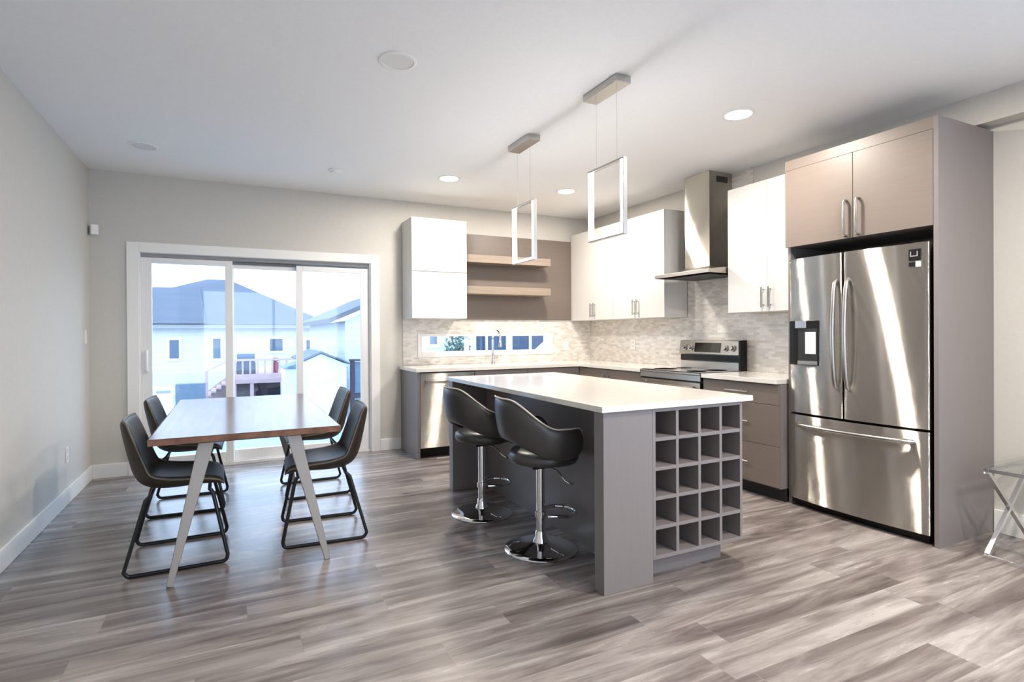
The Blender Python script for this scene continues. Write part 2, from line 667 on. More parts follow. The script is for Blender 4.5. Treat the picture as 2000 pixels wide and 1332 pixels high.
DX0, DX1, DZ = -0.79, 1.36, 2.055       # patio door opening
WX0, WX1, WZ0, WZ1 = 1.856, 3.616, 1.002, 1.263    # slot window opening
w = MB()
w.box(XL, DX0, YB, YB + 0.15, 0, ZC)
w.box(DX0, DX1, YB, YB + 0.15, DZ, ZC)
w.box(DX1, WX0, YB, YB + 0.15, 0, ZC)
w.box(WX0, WX1, YB, YB + 0.15, 0, WZ0)
w.box(WX0, WX1, YB, YB + 0.15, WZ1, ZC)
w.box(WX1, XR + 0.2, YB, YB + 0.15, 0, ZC)
struct('wall_back', w, M_WALL)

w = MB()
w.box(XK, XR + 0.2, YG, YB, 0, ZC)                       # kitchen side
w.box(XK, XR + 0.2, YF, YG, 2.555, ZC)                   # header over the niche
SY0, SY1, SZ0, SZ1 = -2.9, 0.6, 0.12, 2.4                  # unseen side window added to light the room
w.box(XR, XR + 0.2, SY1, YG, 0, 2.555)
w.box(XR, XR + 0.2, YF, SY0, 0, 2.555)
w.box(XR, XR + 0.2, SY0, SY1, 0, SZ0)
w.box(XR, XR + 0.2, SY0, SY1, SZ1, 2.555)
struct('wall_right', w, M_WALL)

FX0, FX1, FZ0, FZ1 = -0.7, 2.6, 0.12, 2.4                  # unseen front window added to light the room
w = MB()
w.box(XL, FX0, YF - 0.15, YF, 0, ZC)
w.box(FX1, XR, YF - 0.15, YF, 0, ZC)
w.box(FX0, FX1, YF - 0.15, YF, 0, FZ0)
w.box(FX0, FX1, YF - 0.15, YF, FZ1, ZC)
struct('wall_front', w, M_WALL)

# baseboards
BBH, BBT = 0.125, 0.016
struct('baseboard_left', B(XL, XL + BBT, YF, YB - 0.001, 0, BBH), M_TRIM, bevel=0.004)
w = B(XL + BBT, -0.862, YB - BBT, YB, 0, BBH)
w.box(1.434, 1.662, YB - BBT, YB, 0, BBH)
struct('baseboard_back', w, M_TRIM, bevel=0.004)
struct('baseboard_right', B(XR - BBT, XR, 0.68, 1.752, 0, BBH + 0.02), M_TRIM, bevel=0.004)

# patio door casing
w = B(-0.861, -0.768, YB - 0.018, YB, 0, 2.118)
w.box(1.338, 1.432, YB - 0.018, YB, 0, 2.118)
w.box(-0.768, 1.338, YB - 0.018, YB, 2.028, 2.118)
struct('trim_1', w, M_TRIM, bevel=0.003)

# patio door
d1 = struct_empty('door_1', (0.285, YB + 0.07, 0))
w = B(DX0 + 0.001, -0.757, YB + 0.001, YB + 0.149, 0.0, DZ - 0.001)
w.box(1.327, DX1 - 0.001, YB + 0.001, YB + 0.149, 0.0, DZ - 0.001)
w.box(-0.757, 1.327, YB + 0.001, YB + 0.149, 2.024, DZ - 0.001)
finish('door_frame', w, M_VINYL, d1, bevel=0.003)
w = B(-0.757, 1.327, YB + 0.02, YB + 0.145, 0.0, 0.028)
w.box(-0.757, 1.327, YB + 0.052, YB + 0.058, 0.028, 0.04)
finish('threshold', w, M_VINYL, d1, bevel=0.002)
w = B(-0.757, 1.327, YB + 0.03, YB + 0.145, 1.992, 2.024)
w.box(-0.757, 1.327, YB + 0.128, YB + 0.145, 1.945, 1.992)  # grey strip closing the gap, coloured as the recessed track's shadow
finish('head_track', w, M_TRACK, d1)


def sash(x0, x1, gx0, gx1, y0, y1, zt, gz0, gz1):
    w = B(x0, gx0, y0, y1, 0.03, zt)
    w.box(gx1, x1, y0, y1, 0.03, zt)
    w.box(gx0, gx1, y0, y1, 0.03, gz0)
    w.box(gx0, gx1, y0, y1, gz1, zt)
    s = finish('sash', w, M_VINYL, d1, bevel=0.003)
    ym = (y0 + y1) / 2
    finish('pane', B(gx0 - 0.005, gx1 + 0.005, ym - 0.003, ym + 0.003, gz0 - 0.005, gz1 + 0.005), M_DOORGLASS, s)
    return s


s1 = sash(-0.757, 0.0, -0.674, -0.066, YB + 0.035, YB + 0.075, 1.990, 0.13, 1.940)
sash(-0.01, 0.615, 0.012, 0.588, YB + 0.088, YB + 0.125, 1.962, 0.13, 1.925)
sash(0.588, 1.326, 0.650, 1.240, YB + 0.035, YB + 0.075, 1.972, 0.13, 1.920)
w = MB().tube([(-0.715, YB + 0.034, 0.93), (-0.715, YB + 0.004, 0.95), (-0.715, YB - 0.004, 1.03),
               (-0.715, YB + 0.004, 1.11), (-0.715, YB + 0.034, 1.13)], 0.012, 8)
finish('handle', w, M_PLASTIC, s1)

# slot window over the counter
w1 = struct_empty('window_1', ((WX0 + WX1) / 2, YB, 1.13))
w = B(WX0 + 0.001, 1.912, YB - 0.014, YB + 0.12, 1.003, 1.262)
w.box(3.560, WX1 - 0.001, YB - 0.014, YB + 0.12, 1.003, 1.262)
w.box(1.912, 3.560, YB - 0.014, YB + 0.12, 1.003, 1.062)
w.box(1.912, 3.560, YB - 0.014, YB + 0.12, 1.236, 1.262)
w.box(2.452, 2.497, YB + 0.03, YB + 0.075, 1.062, 1.236)
finish('window_frame', w, M_VINYL, w1, bevel=0.002)
finish('pane', B(1.910, 2.453, YB + 0.05, YB + 0.056, 1.060, 1.238), M_GLASS, w1)
finish('pane', B(2.496, 3.562, YB + 0.05, YB + 0.056, 1.060, 1.238), M_GLASS, w1)

# unseen living area windows, added behind and beside the camera for daylight fill
w2 = struct_empty('added_window_2', ((FX0 + FX1) / 2, YF, 1.35))
w = MB()
for a, b in ((FX0 + .001, FX0 + .06), (0.92, 0.98), (FX1 - .06, FX1 - .001)):
    w.box(a, b, YF - 0.12, YF + 0.01, FZ0 + .001, FZ1 - .001)
for a, b in ((FX0 + .06, 0.92), (0.98, FX1 - .06)):
    w.box(a, b, YF - 0.12, YF + 0.01, FZ0 + .001, FZ0 + .06)
    w.box(a, b, YF - 0.12, YF + 0.01, FZ1 - .06, FZ1 - .001)
finish('window_frame', w, M_VINYL, w2)
finish('pane', B(FX0 + .06, FX1 - .06, YF - 0.08, YF - 0.074, FZ0 + .06, FZ1 - .06), M_GLASS, w2)
w3 = struct_empty('added_window_3', (XR, (SY0 + SY1) / 2, 1.26))
w = MB()
for a, b in ((SY0 + .001, SY0 + .06), (SY1 - .06, SY1 - .001)):
    w.box(XR - 0.01, XR + 0.16, a, b, SZ0 + .001, SZ1 - .001)
for a, b in ((SZ0 + .001, SZ0 + .06), (SZ1 - .06, SZ1 - .001)):
    w.box(XR - 0.01, XR + 0.16, SY0 + .06, SY1 - .06, a, b)
finish('window_frame', w, M_VINYL, w3)
finish('pane', B(XR + 0.08, XR + 0.086, SY0 + .06, SY1 - .06, SZ0 + .06, SZ1 - .06), M_DOORGLASS, w3)

# ------------------------------------------------------------------ tiles
TT = 0.008
t = thing('tile_backsplash', 'pearl mosaic tile backsplash on the back wall around the slot window', 'backsplash', (2.9, YB, 1.17))
w = B(1.69, WX0 - .001, YB - TT, YB - .0005, 0.916, 1.43)
w.box(WX1 + .001, XK - TT - .001, YB - TT, YB - .0005, 0.916, 1.43)
w.box(WX0 - .001, WX1 + .001, YB - TT, YB - .0005, 0.916, WZ0 - .001)
w.box(WX0 - .001, WX1 + .001, YB - TT, YB - .0005, WZ1 + .001, 1.43)
finish('mosaic_sheet', w, M_TILE_BACK, t)
t = thing('tile_backsplash', 'pearl mosaic tile backsplash rising behind the stove and range hood to the ceiling', 'backsplash', (XK, 3.8, 1.17))
w = B(XK - TT, XK - .0005, YG + .01, 3.424, 0.916, 1.43)
w.box(XK - TT, XK - .0005, 3.424, 4.214, 0.916, ZC - .001)
w.box(XK - TT, XK - .0005, 4.214, YB - .001, 0.916, 1.418)
finish('mosaic_sheet', w, M_TILE_RIGHT, t)


def outlet(name, label, cat, c, normal, group=None, rocker=False, wd=0.072, ht=0.116):
    """plate on a wall; normal '+x', '-x' or '-y'"""
    x, y, z = c
    t = thing(name, label, cat, c, group)
    T = 0.006

    def slab(a0, a1, z0, z1, d0, d1):
        if normal == '+x':
            return B(x + d0, x + d1, y + a0, y + a1, z + z0, z + z1)
        if normal == '-x':
            return B(x - d1, x - d0, y + a0, y + a1, z + z0, z + z1)
        return B(x + a0, x + a1, y - d1, y - d0, z + z0, z + z1)
    finish('plate', slab(-wd / 2, wd / 2, -ht / 2, ht / 2, 0.0005, T), M_PLASTIC, t, bevel=0.002)
    if rocker:
        finish('rocker', slab(-.016, .016, -.034, .034, T, T + .004), M_PLASTIC, t, bevel=0.0015)
    else:
        for s in (-1, 1):
            finish('socket', slab(-.017, .017, s * .024 - .015, s * .024 + .015, T, T + .002), M_CABSIDE, t, bevel=0.001)
    return t


outlet('wall_switch', 'white light switch on the left wall near the corner', 'switch', (XL, 5.774, 1.258), '+x', rocker=True)
outlet('wall_outlet', 'white outlet low on the left wall above the baseboard', 'outlet', (XL, 5.166, 0.369), '+x')
outlet('wall_outlet', 'outlet in the mosaic tile on the right kitchen wall left of the stove', 'outlet', (XK - TT, 5.066, 1.13), '-x')
outlet('wall_outlet', 'outlet in the mosaic tile right of the slot window', 'outlet', (3.813, YB - TT, 1.106), '-y')

t = thing('motion_sensor', 'small white motion sensor high in the left back corner', 'sensor', (XL + 0.03, YB, 2.20))
finish('mount', B(XL + .006, XL + .05, YB - .03, YB - .001, 2.165, 2.235), M_TRACK, t, bevel=.004)
w = MB().prism([(XL + .012, YB - .03), (XL + .03, YB - .075), (XL + .085, YB - .062), (XL + .075, YB - .03)], 'z', 2.155, 2.245)
finish('sensor_body', w, M_PLASTIC, t, bevel=.008)


# ------------------------------------------------------------------ cabinetry
def bar_handle(parent, axis, c, length, out, r=0.007, stand=0.03):
    """bar pull. axis 'y','x' or 'z' (direction of the bar), out = unit vector off the door"""
    c = Vector(c)
    d = {'x': Vector((1, 0, 0)), 'y': Vector((0, 1, 0)), 'z': Vector((0, 0, 1))}[axis]
    o = Vector(out)
    w = MB()
    w.tube([c + o * stand - d * (length / 2), c + o * stand + d * (length / 2)], r, 10)
    for s in (-1, 1):
        p = c + d * (s * length * 0.38)
        w.tube([p + o * 0.0005, p + o * stand], r * 0.8, 8)
    return finish('handle', w, M_NICKEL, parent)


def arch_handle(parent, c, length, out, r=0.009, stand=0.034):
    c, o, d = Vector(c), Vector(out), Vector((0, 0, 1))
    h = length / 2
    pts = [c - d * h + o * .0005, c - d * h + o * (stand * .8), c - d * (h - .012) + o * stand,
           c + d * (h - .012) + o * stand, c + d * h + o * (stand * .8), c + d * h + o * .0005]
    return finish('handle', MB().tube(pts, r, 10), M_NICKEL, parent)


G = 0.0015
# ---- upper cabinets on the right wall (front faces -X)
UX, UB = 3.885, XK - TT - 0.001


def upper_right(label, y0, y1, z0, z1, split, group='white upper cabinets of the right wall', back=None):
    b = back or UB
    t = thing('upper_cabinet', label, 'cabinet', (UX + .15, (y0 + y1) / 2, z0), group)
    finish('cabinet_body', B(UX + .02, b, y0, y1, z0, z1), M_CABSIDE, t, bevel=.001)
    for a, c, s in ((y0, split, 1), (split, y1, -1)):
        d = finish('door', B(UX, UX + .0185, a + G, c - G, z0 + G, z1 - G), M_WHITECAB, t, bevel=.0015)
        hy = (split - .032) if s == 1 else (split + .032)
        bar_handle(d, 'z', (UX, hy, z0 + .118), .165, (-1, 0, 0))
    return t


upper_right('white double-door upper cabinet in the back corner beside the grey shelf panel', 5.045, 5.86, 1.420, 2.505, 5.415, back=XK - .0095)
upper_right('white double-door upper cabinet just left of the range hood', 4.218, 5.043, 1.420, 2.505, 4.640)
upper_right('white double-door upper cabinet between the range hood and the refrigerator', 2.742, 3.435, 1.432, 2.500, 3.045)
w = B(UX + .004, UX + .02, 5.862, YB - .03, 1.420, 2.505)
tag(finish('filler_strip', w, M_WHITECAB), 'white filler strip closing the corner beside the upper cabinets', 'trim')

# ---- upper cabinet on the back wall (front faces -Y)
t = thing('upper_cabinet', 'white upper cabinet with two stacked flip doors beside the patio door', 'cabinet', (2.0, 5.75, 1.43))
finish('cabinet_body', B(1.687, 2.311, 5.585, YB - TT - .001, 1.431, 2.496), M_CABSIDE, t, bevel=.001)
for z0, z1 in ((1.431, 1.927), (1.931, 2.496)):
    d = finish('flip_door', B(1.688, 2.310, 5.565, 5.5835, z0 + G, z1 - G), M_WHITECAB, t, bevel=.0015)

# ---- grey backing panel and floating shelves
tag(finish('shelf_panel', B(2.314, 3.883, YB - .03, YB - TT - .001, 1.433, 2.425), M_TAUPE_H, bevel=.001),
    'large taupe laminate wall panel behind the floating shelves', 'panel')
for z0, z1, which in ((2.070, 2.156, 'upper'), (1.716, 1.802, 'lower')):
    tag(finish('floating_shelf', B(2.314, 3.445, 5.67, YB - .0305, z0, z1), M_SHELF, bevel=.0015),
        which + ' thick taupe floating shelf on the grey wall panel', 'shelf', 'floating shelves')

# ---- base cabinets
CB, CT = 0.880, 0.915            # underside and top of the worktop
BY = 5.33                        # front of the back run
BXF = 3.615                      # front of the right run

tag(finish('end_panel', B(1.664, 1.690, 5.318, YB - .001, 0, CB - .001), M_TAUPE, bevel=.001),
    'tall taupe end panel closing the back counter beside the patio door', 'panel')

# dishwasher
t = thing('dishwasher', 'stainless steel dishwasher under the left end of the back counter', 'dishwasher', (1.995, 5.6, 0))
finish('tub', B(1.694, 2.296, 5.36, YB - .03, 0.10, CB - .006), M_DARKBODY, t)
finish('toe_kick', B(1.694, 2.296, 5.40, 5.42, 0.0, 0.099), M_BLACK, t)
d = finish('door', B(1.696, 2.294, BY, 5.359, 0.105, 0.868), M_STEEL, t, bevel=.003)
w = MB().tube([(1.735, BY - .035, .795), (2.255, BY - .035, .795)], .011, 10)
for x in (1.76, 2.23):
    w.tube([(x, BY - .0005, .795), (x, BY - .035, .795)], .008, 8)
finish('handle', w, M_STEEL, d)

# sink cabinet
t = thing('base_cabinet', 'taupe sink base cabinet under the slot window', 'cabinet', (2.9, 5.6, 0), 'taupe base cabinets')
finish('cabinet_body', B(2.30, 3.56, BY + .021, YB - .03, .1, CB - .002), M_TAUPE, t)
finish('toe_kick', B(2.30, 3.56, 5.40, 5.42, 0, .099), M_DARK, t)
finish('corner_filler', B(3.561, 3.634, BY, BY + .02, .105, CB - .006), M_TAUPE, t)
for a, b in ((2.30, 2.93), (2.93, 3.56)):
    d = finish('door', B(a + G, b - G, BY, BY + .02, .105, CB - .006), M_TAUPE, t, bevel=.0015)
    bar_handle(d, 'z', (2.93 - .04 if a < 2.5 else 2.93 + .04, BY, .74), .16, (0, -1, 0))

# right run left of the range
t = thing('base_cabinet', 'taupe base cabinet between the back corner and the stove', 'cabinet', (3.9, 4.75, 0), 'taupe base cabinets')
finish('cabinet_body', B(BXF + .021, XK - .03, 4.252, 5.328, .1, CB - .002), M_TAUPE, t)
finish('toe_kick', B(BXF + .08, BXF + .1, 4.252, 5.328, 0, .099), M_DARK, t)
for a, b in ((4.252, 4.79), (4.79, 5.325)):
    d = finish('door', B(BXF, BXF + .02, a + G, b - G, .105, CB - .006), M_TAUPE_H, t, bevel=.0015)
    bar_handle(d, 'z', (BXF, 4.79 - .04 if a < 4.5 else 4.79 + .04, .74), .16, (-1, 0, 0))

# drawers between range and fridge
t = thing('drawer_cabinet', 'taupe three-drawer base cabinet between the stove and the refrigerator', 'cabinet', (3.9, 3.1, 0))
DY0, DY1 = 2.742, 3.462
finish('cabinet_body', B(BXF + .021, XK - .03, DY0, DY1, .1, CB - .002), M_TAUPE, t)
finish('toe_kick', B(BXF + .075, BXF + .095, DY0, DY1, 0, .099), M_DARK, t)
for z0, z1, hz in ((.722, .872, .803), (.415, .719, .575), (.112, .412, .262)):
    d = finish('drawer', B(BXF, BXF + .02, DY0 + G, DY1 - G, z0, z1), M_TAUPE_H, t, bevel=.0015)
    bar_handle(d, 'y', (BXF, 3.095, hz), .22, (-1, 0, 0))

# worktops
RY0, RY1 = 3.472, 4.240          # range
w = MB().prism([(1.645, 5.300), (3.595, 5.300), (3.595, RY1 + .006), (XK - .001, RY1 + .006), (XK - .001, YB - .001), (1.645, YB - .001)],
               'z', CB, CT)
tag(finish('worktop', w, M_QUARTZ, bevel=.002), 'long white quartz worktop wrapping the kitchen corner under the window', 'countertop', 'white quartz worktops')
tag(finish('worktop', B(3.595, XK - .001, DY0, RY0 - .006, CB, CT), M_QUARTZ, bevel=.002),
    'short white quartz worktop between the stove and the refrigerator', 'countertop', 'white quartz worktops')

# faucet
t = thing('faucet', 'tall chrome gooseneck faucet in front of the slot window', 'faucet', (2.735, 5.81, CT))
w = MB().lathe([(.027, CT + .0005), (.027, CT + .02), (.02, CT + .03), (.018, CT + .12), (.0175, CT + .125)], 20, (2.735, 5.81))
finish('body', w, M_CHROME, t)
pts = [(2.735, 5.81, CT + .12), (2.735, 5.81, 1.20)]
for k in range(0, 11):
    a = pi * k / 10
    pts.append((2.735, 5.81 - .10 + .10 * cos(a), 1.20 + .10 * sin(a)))
pts.append((2.735, 5.61, 1.17))
finish('spout', MB().tube(pts, .0115, 12), M_CHROME, t)
finish('spray_head', MB().tube([(2.735, 5.61, 1.172), (2.735, 5.61, 1.165), (2.735, 5.61, 1.11)], [.013, .017, .019], 12), M_NICKEL, t)
finish('lever', MB().tube([(2.752, 5.81, CT + .06), (2.775, 5.81, CT + .062), (2.83, 5.80, CT + .085)], [.012, .008, .006], 10), M_CHROME, t)

# ---- range
t = thing('range', 'stainless electric range with black glass cooktop and raised control panel', 'stove', (3.9, (RY0 + RY1) / 2, 0))
finish('body', B(3.63, XK - .03, RY0, RY1, .05, .895), M_DARKBODY, t)
w = B(3.585, XK - .03, RY0, RY1, .896, .912)
finish('cooktop_rim', w, M_STEEL_DULL, t, bevel=.003)
ck = finish('cooktop_glass', B(3.605, 4.105, RY0 + .012, RY1 - .012, .9125, .918), M_BLACKGLASS, t, bevel=.001)
for x, y, r in ((3.74, 3.66, .085), (3.74, 4.05, .11), (3.98, 3.66, .10), (3.98, 4.05, .075)):
    w = MB().lathe([(r, .9182), (r, .9186), (r - .004, .9186), (r - .004, .9182)], 40, (x, y))
    finish('burner_ring', w, M_DARKBODY, ck)
finish('front_strip', B(3.592, 3.629, RY0 + .002, RY1 - .002, .842, .894), M_STEEL_DULL, t, bevel=.003)
d = finish('oven_door', B(3.588, 3.629, RY0 + .002, RY1 - .002, .285, .830), M_STEEL, t, bevel=.003)
finish('oven_window', B(3.586, 3.5878, RY0 + .1, RY1 - .1, .40, .70), M_BLACKGLASS, d)
w = MB().tube([(3.545, RY0 + .03, .792), (3.545, RY1 - .03, .792)], .0125, 12)
for y in (RY0 + .06, RY1 - .06):
    w.tube([(3.5875, y, .792), (3.545, y, .792)], .009, 8)
finish('handle', w, M_STEEL, d)
finish('storage_drawer', B(3.590, 3.629, RY0 + .002, RY1 - .002, .06, .275), M_STEEL, t, bevel=.003)
# control panel at the back
bg = finish('backguard', MB().prism([(4.118, .919), (4.118, .985), (4.128, .990), (4.128, 1.050), (4.165, 1.050), (4.165, .919)], 'y', RY0 + .028, RY1 - .002), M_STEEL_DULL, t)
finish('black_band', B(4.117, 4.1275, RY0 + .03, RY1 - .004, .992, 1.048), M_BLACK, t)
cp = finish('control_panel', MB().prism([(4.095, 1.055), (4.115, 1.185), (4.165, 1.190), (4.165, 1.055)], 'y', RY0 + .030, RY1 - .002), M_STEEL_DULL, t, bevel=.003)


def on_panel(z):
    return 4.095 + (z - 1.055) / .13 * .02


z0, z1 = 1.075, 1.165
w = MB().prism([(on_panel(z0) - .003, z0), (on_panel(z1) - .003, z1), (on_panel(z1) - .0005, z1), (on_panel(z0) - .0005, z0)], 'y', 3.715, 4.035)
finish('display', w, M_BLACKGLASS, cp)
for y in (4.085, 4.165, 3.655, 3.575):
    k = MB()
    xk = on_panel(1.12)
    k.tube([(xk - .0005, y, 1.118), (xk - .012, y, 1.120), (xk - .013, y, 1.120), (xk - .032, y, 1.123)], [.030, .030, .022, .019], 18)
    finish('knob', k, M_NICKEL if y > 3.9 else M_STEEL_DULL, cp)
finish('end_cap', MB().prism([(4.085, .919), (4.085, 1.19), (4.166, 1.194), (4.166, .919)], 'y', RY0 + .002, RY0 + .027), M_BLACK, t, bevel=.003)

# ---- hood
t = thing('range_hood', 'stainless chimney range hood with thin flat canopy', 'range hood', (4.0, 3.8, 1.8))
HY0, HY1 = 3.445, 4.110
w = MB().prism([(3.665, 1.782), (3.665, 1.815), (3.88, 1.838), (UB, 1.838), (UB, 1.782)], 'y', HY0, HY1)
cn = finish('canopy', w, M_STEEL_DULL, t, bevel=.002)
finish('filter', B(3.74, 4.12, HY0 + .06, HY1 - .06, 1.776, 1.7815), M_DARKBODY, cn)
w = MB().add([(3.85, 3.60, 1.8385), (UB, 3.60, 1.8385), (UB, 4.00, 1.8385), (3.85, 4.00, 1.8385),
              (3.900, 3.652, 1.868), (UB, 3.652, 1.868), (UB, 3.952, 1.868), (3.900, 3.952, 1.868)],
             [(0, 3, 2, 1), (4, 5, 6, 7), (0, 1, 5, 4), (1, 2, 6, 5), (2, 3, 7, 6), (3, 0, 4, 7)])
finish('transition_collar', w, M_STEEL_DULL, t)
ch = finish('chimney', B(3.900, UB, 3.652, 3.952, 1.8685, ZC - .002), M_STEEL, t, bevel=.0015)
finish('vent_grille', B(3.99, 4.13, 3.6505, 3.6517, 2.645, 2.70), M_DARKBODY, ch)

# ---- refrigerator and its surround
FXF = 3.687
t = thing('refrigerator_surround', 'tall taupe cabinet surround with two doors above the refrigerator', 'cabinet', (4.0, 2.25, 0))
FZT = 2.523
finish('side_panel', B(FXF, XR - .001, 1.754, 1.779, 0, FZT), M_TAUPE, t, bevel=.001)
finish('side_panel', B(FXF + .035, XK - .001, 2.716, 2.738, 0, FZT), M_TAUPE, t, bevel=.001)
finish('cabinet_body', B(FXF + .022, XK - .001, 1.7795, 2.7155, 1.890, FZT), M_TAUPE, t)
finish('top_filler', B(FXF + .003, FXF + .0215, 1.7795, 2.737, 2.452, FZT), M_TAUPE_H, t, bevel=.001)
for a, b, hy in ((1.780, 2.243, 2.203), (2.243, 2.737, 2.283)):
    d = finish('door', B(FXF, FXF + .021, a + G, b - G, 1.888, 2.450), M_TAUPE_H, t, bevel=.0015)
    arch_handle(d, (FXF, hy, 2.02), .235, (-1, 0, 0))

t = thing('refrigerator', 'stainless french door refrigerator with bottom freezer drawer and water dispenser', 'refrigerator', (3.95, 2.25, 0))
RF0, RF1 = 1.800, 2.708
finish('body', B(3.765, XR - .03, RF0 + .012, RF1 - .012, .035, 1.775), M_DARKBODY, t)
w = B(3.72, 3.764, RF0 + .02, RF1 - .02, .004, .05)
finish('kick_grille', w, M_BLACK, t)
for y in (RF0 + .05, RF1 - .09):
    finish('hinge_cover', B(3.74, 3.84, y - .02, y + .06, 1.7755, 1.808), M_BLACK, t, bevel=.004)


def front_x(y):
    u = (y - (RF0 + RF1) / 2) / ((RF1 - RF0) / 2)
    return 3.688 - 0.034 * (1 - u * u)


def fridge_front(y0, y1, z0, z1, name):
    n = 18
    r = .010
    pts = [(3.764, y0 + .004)]
    ys = [y0 + (y1 - y0) * i / n for i in range(n + 1)]
    fr = []
    for i, y in enumerate(ys):
        x = front_x(y)
        fr.append((x, y))
    fr[0] = (front_x(y0) + r, y0)
    fr.insert(1, (front_x(y0) + r * .3, y0 + r * .3))
    fr.insert(2, (front_x(y0 + r), y0 + r))
    fr[-1] = (front_x(y1) + r, y1)
    fr.insert(-1, (front_x(y1 - r), y1 - r))
    fr.insert(-1, (front_x(y1) + r * .3, y1 - r * .3))
    pts = [(3.764, y1), (3.764, y0)] + fr
    return finish(name, MB().prism(pts, 'z', z0, z1), M_STEEL, t, angle=40)


YM = 2.290
dl = fridge_front(YM + .003, RF1, .684, 1.795, 'fridge_door')
dr = fridge_front(RF0, YM - .003, .684, 1.795, 'fridge_door')
fz = fridge_front(RF0, RF1, .058, .668, 'freezer_drawer')
for d, y in ((dl, YM + .040), (dr, YM - .040)):
    x0 = front_x(y)
    pts = [(x0 + .004, y, .885), (x0 - .022, y, .905)]
    for k in range(1, 12):
        s = k / 12
        pts.append((x0 - .030 - .022 * sin(pi * s), y, .905 + .69 * s))
    pts += [(x0 - .022, y, 1.595), (x0 + .004, y, 1.615)]
    finish('handle', MB().tube(pts, .014, 12), M_NICKEL, d)
x0 = front_x(2.25)
pts = [(front_x(1.885) + .004, 1.885, .600), (front_x(1.885) - .024, 1.900, .600)]
for k in range(1, 14):
    s = k / 14
    y = 1.900 + .720 * s
    pts.append((front_x(y) - .030 - .016 * sin(pi * s), y, .600))
pts += [(front_x(2.635) - .024, 2.620, .600), (front_x(2.635) + .004, 2.635, .600)]
finish('handle', MB().tube(pts, .015, 12, upv=(0, 0, 1)), M_NICKEL, fz)
# water dispenser on the left door
xa = front_x(2.57)
XD = front_x(2.455) - .004
dp = finish('dispenser', B(XD, 3.70, 2.458, 2.682, 1.030, 1.345), M_BLACKGLASS, dl, bevel=.002)
dp2 = finish('dispenser_recess_plate', B(XD - .002, XD - .0003, 2.470, 2.612, 1.040, 1.290), M_DARKBODY, dl)
finish('dispenser_paddle', B(XD - .006, XD - .0022, 2.478, 2.556, 1.110, 1.265), M_PLASTIC, dl, bevel=.001)
finish('dispenser_spout', B(XD - .012, XD - .0003, 2.545, 2.630, 1.292, 1.345), M_NICKEL, dl, bevel=.003)
finish('drip_tray', B(XD - .010, XD - .0022, 2.465, 2.612, 1.034, 1.060), M_STEEL_DULL, dl, bevel=.002)
# sticker badge on the right door
yb0, yb1 = 1.842, 1.904
xb = front_x(1.873)
bd = finish('badge', B(xb + .0, xb + .008, yb0, yb1, 1.690, 1.758), M_BLACK, dr)
bd.location.x = -.004
w = B(xb - .0052, xb - .0042, 1.888, 1.894, 1.714, 1.745)
w.box(xb - .0052, xb - .0042, 1.852, 1.858, 1.714, 1.745)
w.box(xb - .0052, xb - .0042, 1.858, 1.888, 1.714, 1.720)
finish('badge_mark', w, M_STEEL_DULL, bd)
ms = finish('badge_tag', B(xb - .004, xb + .004, yb0, 1.866, 1.652, 1.684), M_PLASTIC, dr)
finish('badge_tag', B(xb - .004, xb + .004, 1.872, yb1, 1.655, 1.680), M_BLACK, dr)

# ------------------------------------------------------------------ island
t = thing('kitchen_island', 'taupe kitchen island with open wine rack end and seating overhang', 'island', (2.1, 3.2, 0))
IY0, IY1, IZ = 2.156, 4.212, .884
finish('end_panel', B(1.600, 1.9045, IY0, IY0 + .076, 0, IZ), M_TAUPE, t, bevel=.0015)
finish('end_panel', B(1.585, 1.9045, IY1 - .076, IY1, 0, IZ), M_TAUPE, t, bevel=.0015)
finish('back_panel', B(1.886, 1.9045, IY0 + .077, IY1 - .077, 0, IZ), M_TAUPE, t)
finish('cabinet_body', B(1.905, 2.535, IY0 + .345, IY1, .115, IZ), M_TAUPE, t)
finish('toe_kick', B(1.905, 2.468, IY0 + .085, IY1 - .02, 0, .1145), M_TAUPE, t)
RX0, RX1, RZ0, RZ1, FT = 1.905, 2.545, .115, IZ, .019
w = B(RX0, RX0 + FT, IY0, IY0 + .325, RZ0, RZ1)
w.box(RX1 - FT, RX1, IY0, IY0 + .325, RZ0, RZ1)
w.box(RX0 + FT, RX1 - FT, IY0, IY0 + .325, RZ0, RZ0 + FT)
w.box(RX0 + FT, RX1 - FT, IY0, IY0 + .325, RZ1 - FT, RZ1)
rack = finish('wine_rack', w, M_TAUPE, t, bevel=.001)
finish('rack_back', B(RX0, RX1, IY0 + .326, IY0 + .344, RZ0, RZ1), M_TAUPE, rack)
cw = (RX1 - RX0 - FT) / 4
chh = (RZ1 - RZ0 - FT) / 5
for i in range(1, 4):
    x = RX0 + cw * i
    finish('divider', B(x, x + FT, IY0 + .0005, IY0 + .325, RZ0 + FT, RZ1 - FT), M_TAUPE, rack, bevel=.001)
for i in range(1, 5):
    z = RZ0 + chh * i
    w = MB()
    for j in range(4):
        x = RX0 + cw * j
        w.box(x + FT, x + cw, IY0 + .0008, IY0 + .325, z, z + FT)
    finish('rack_shelf', w, M_TAUPE, rack, bevel=.001)
for a, b in ((2.51, 3.07), (3.07, 3.63), (3.63, 4.20)):
    d = finish('door', B(2.5355, 2.556, a + G, b - G, .118, IZ - .004), M_TAUPE, t, bevel=.0015)
    bar_handle(d, 'z', (2.556, b - .05, .72), .16, (1, 0, 0))
tag(finish('island_worktop', B(1.578, 2.608, 2.135, 4.235, .885, CT), M_QUARTZ, bevel=.003),
    'white quartz worktop overhanging the kitchen island', 'countertop')

# ------------------------------------------------------------------ pendants (prototype around the origin)
PX = 2.015


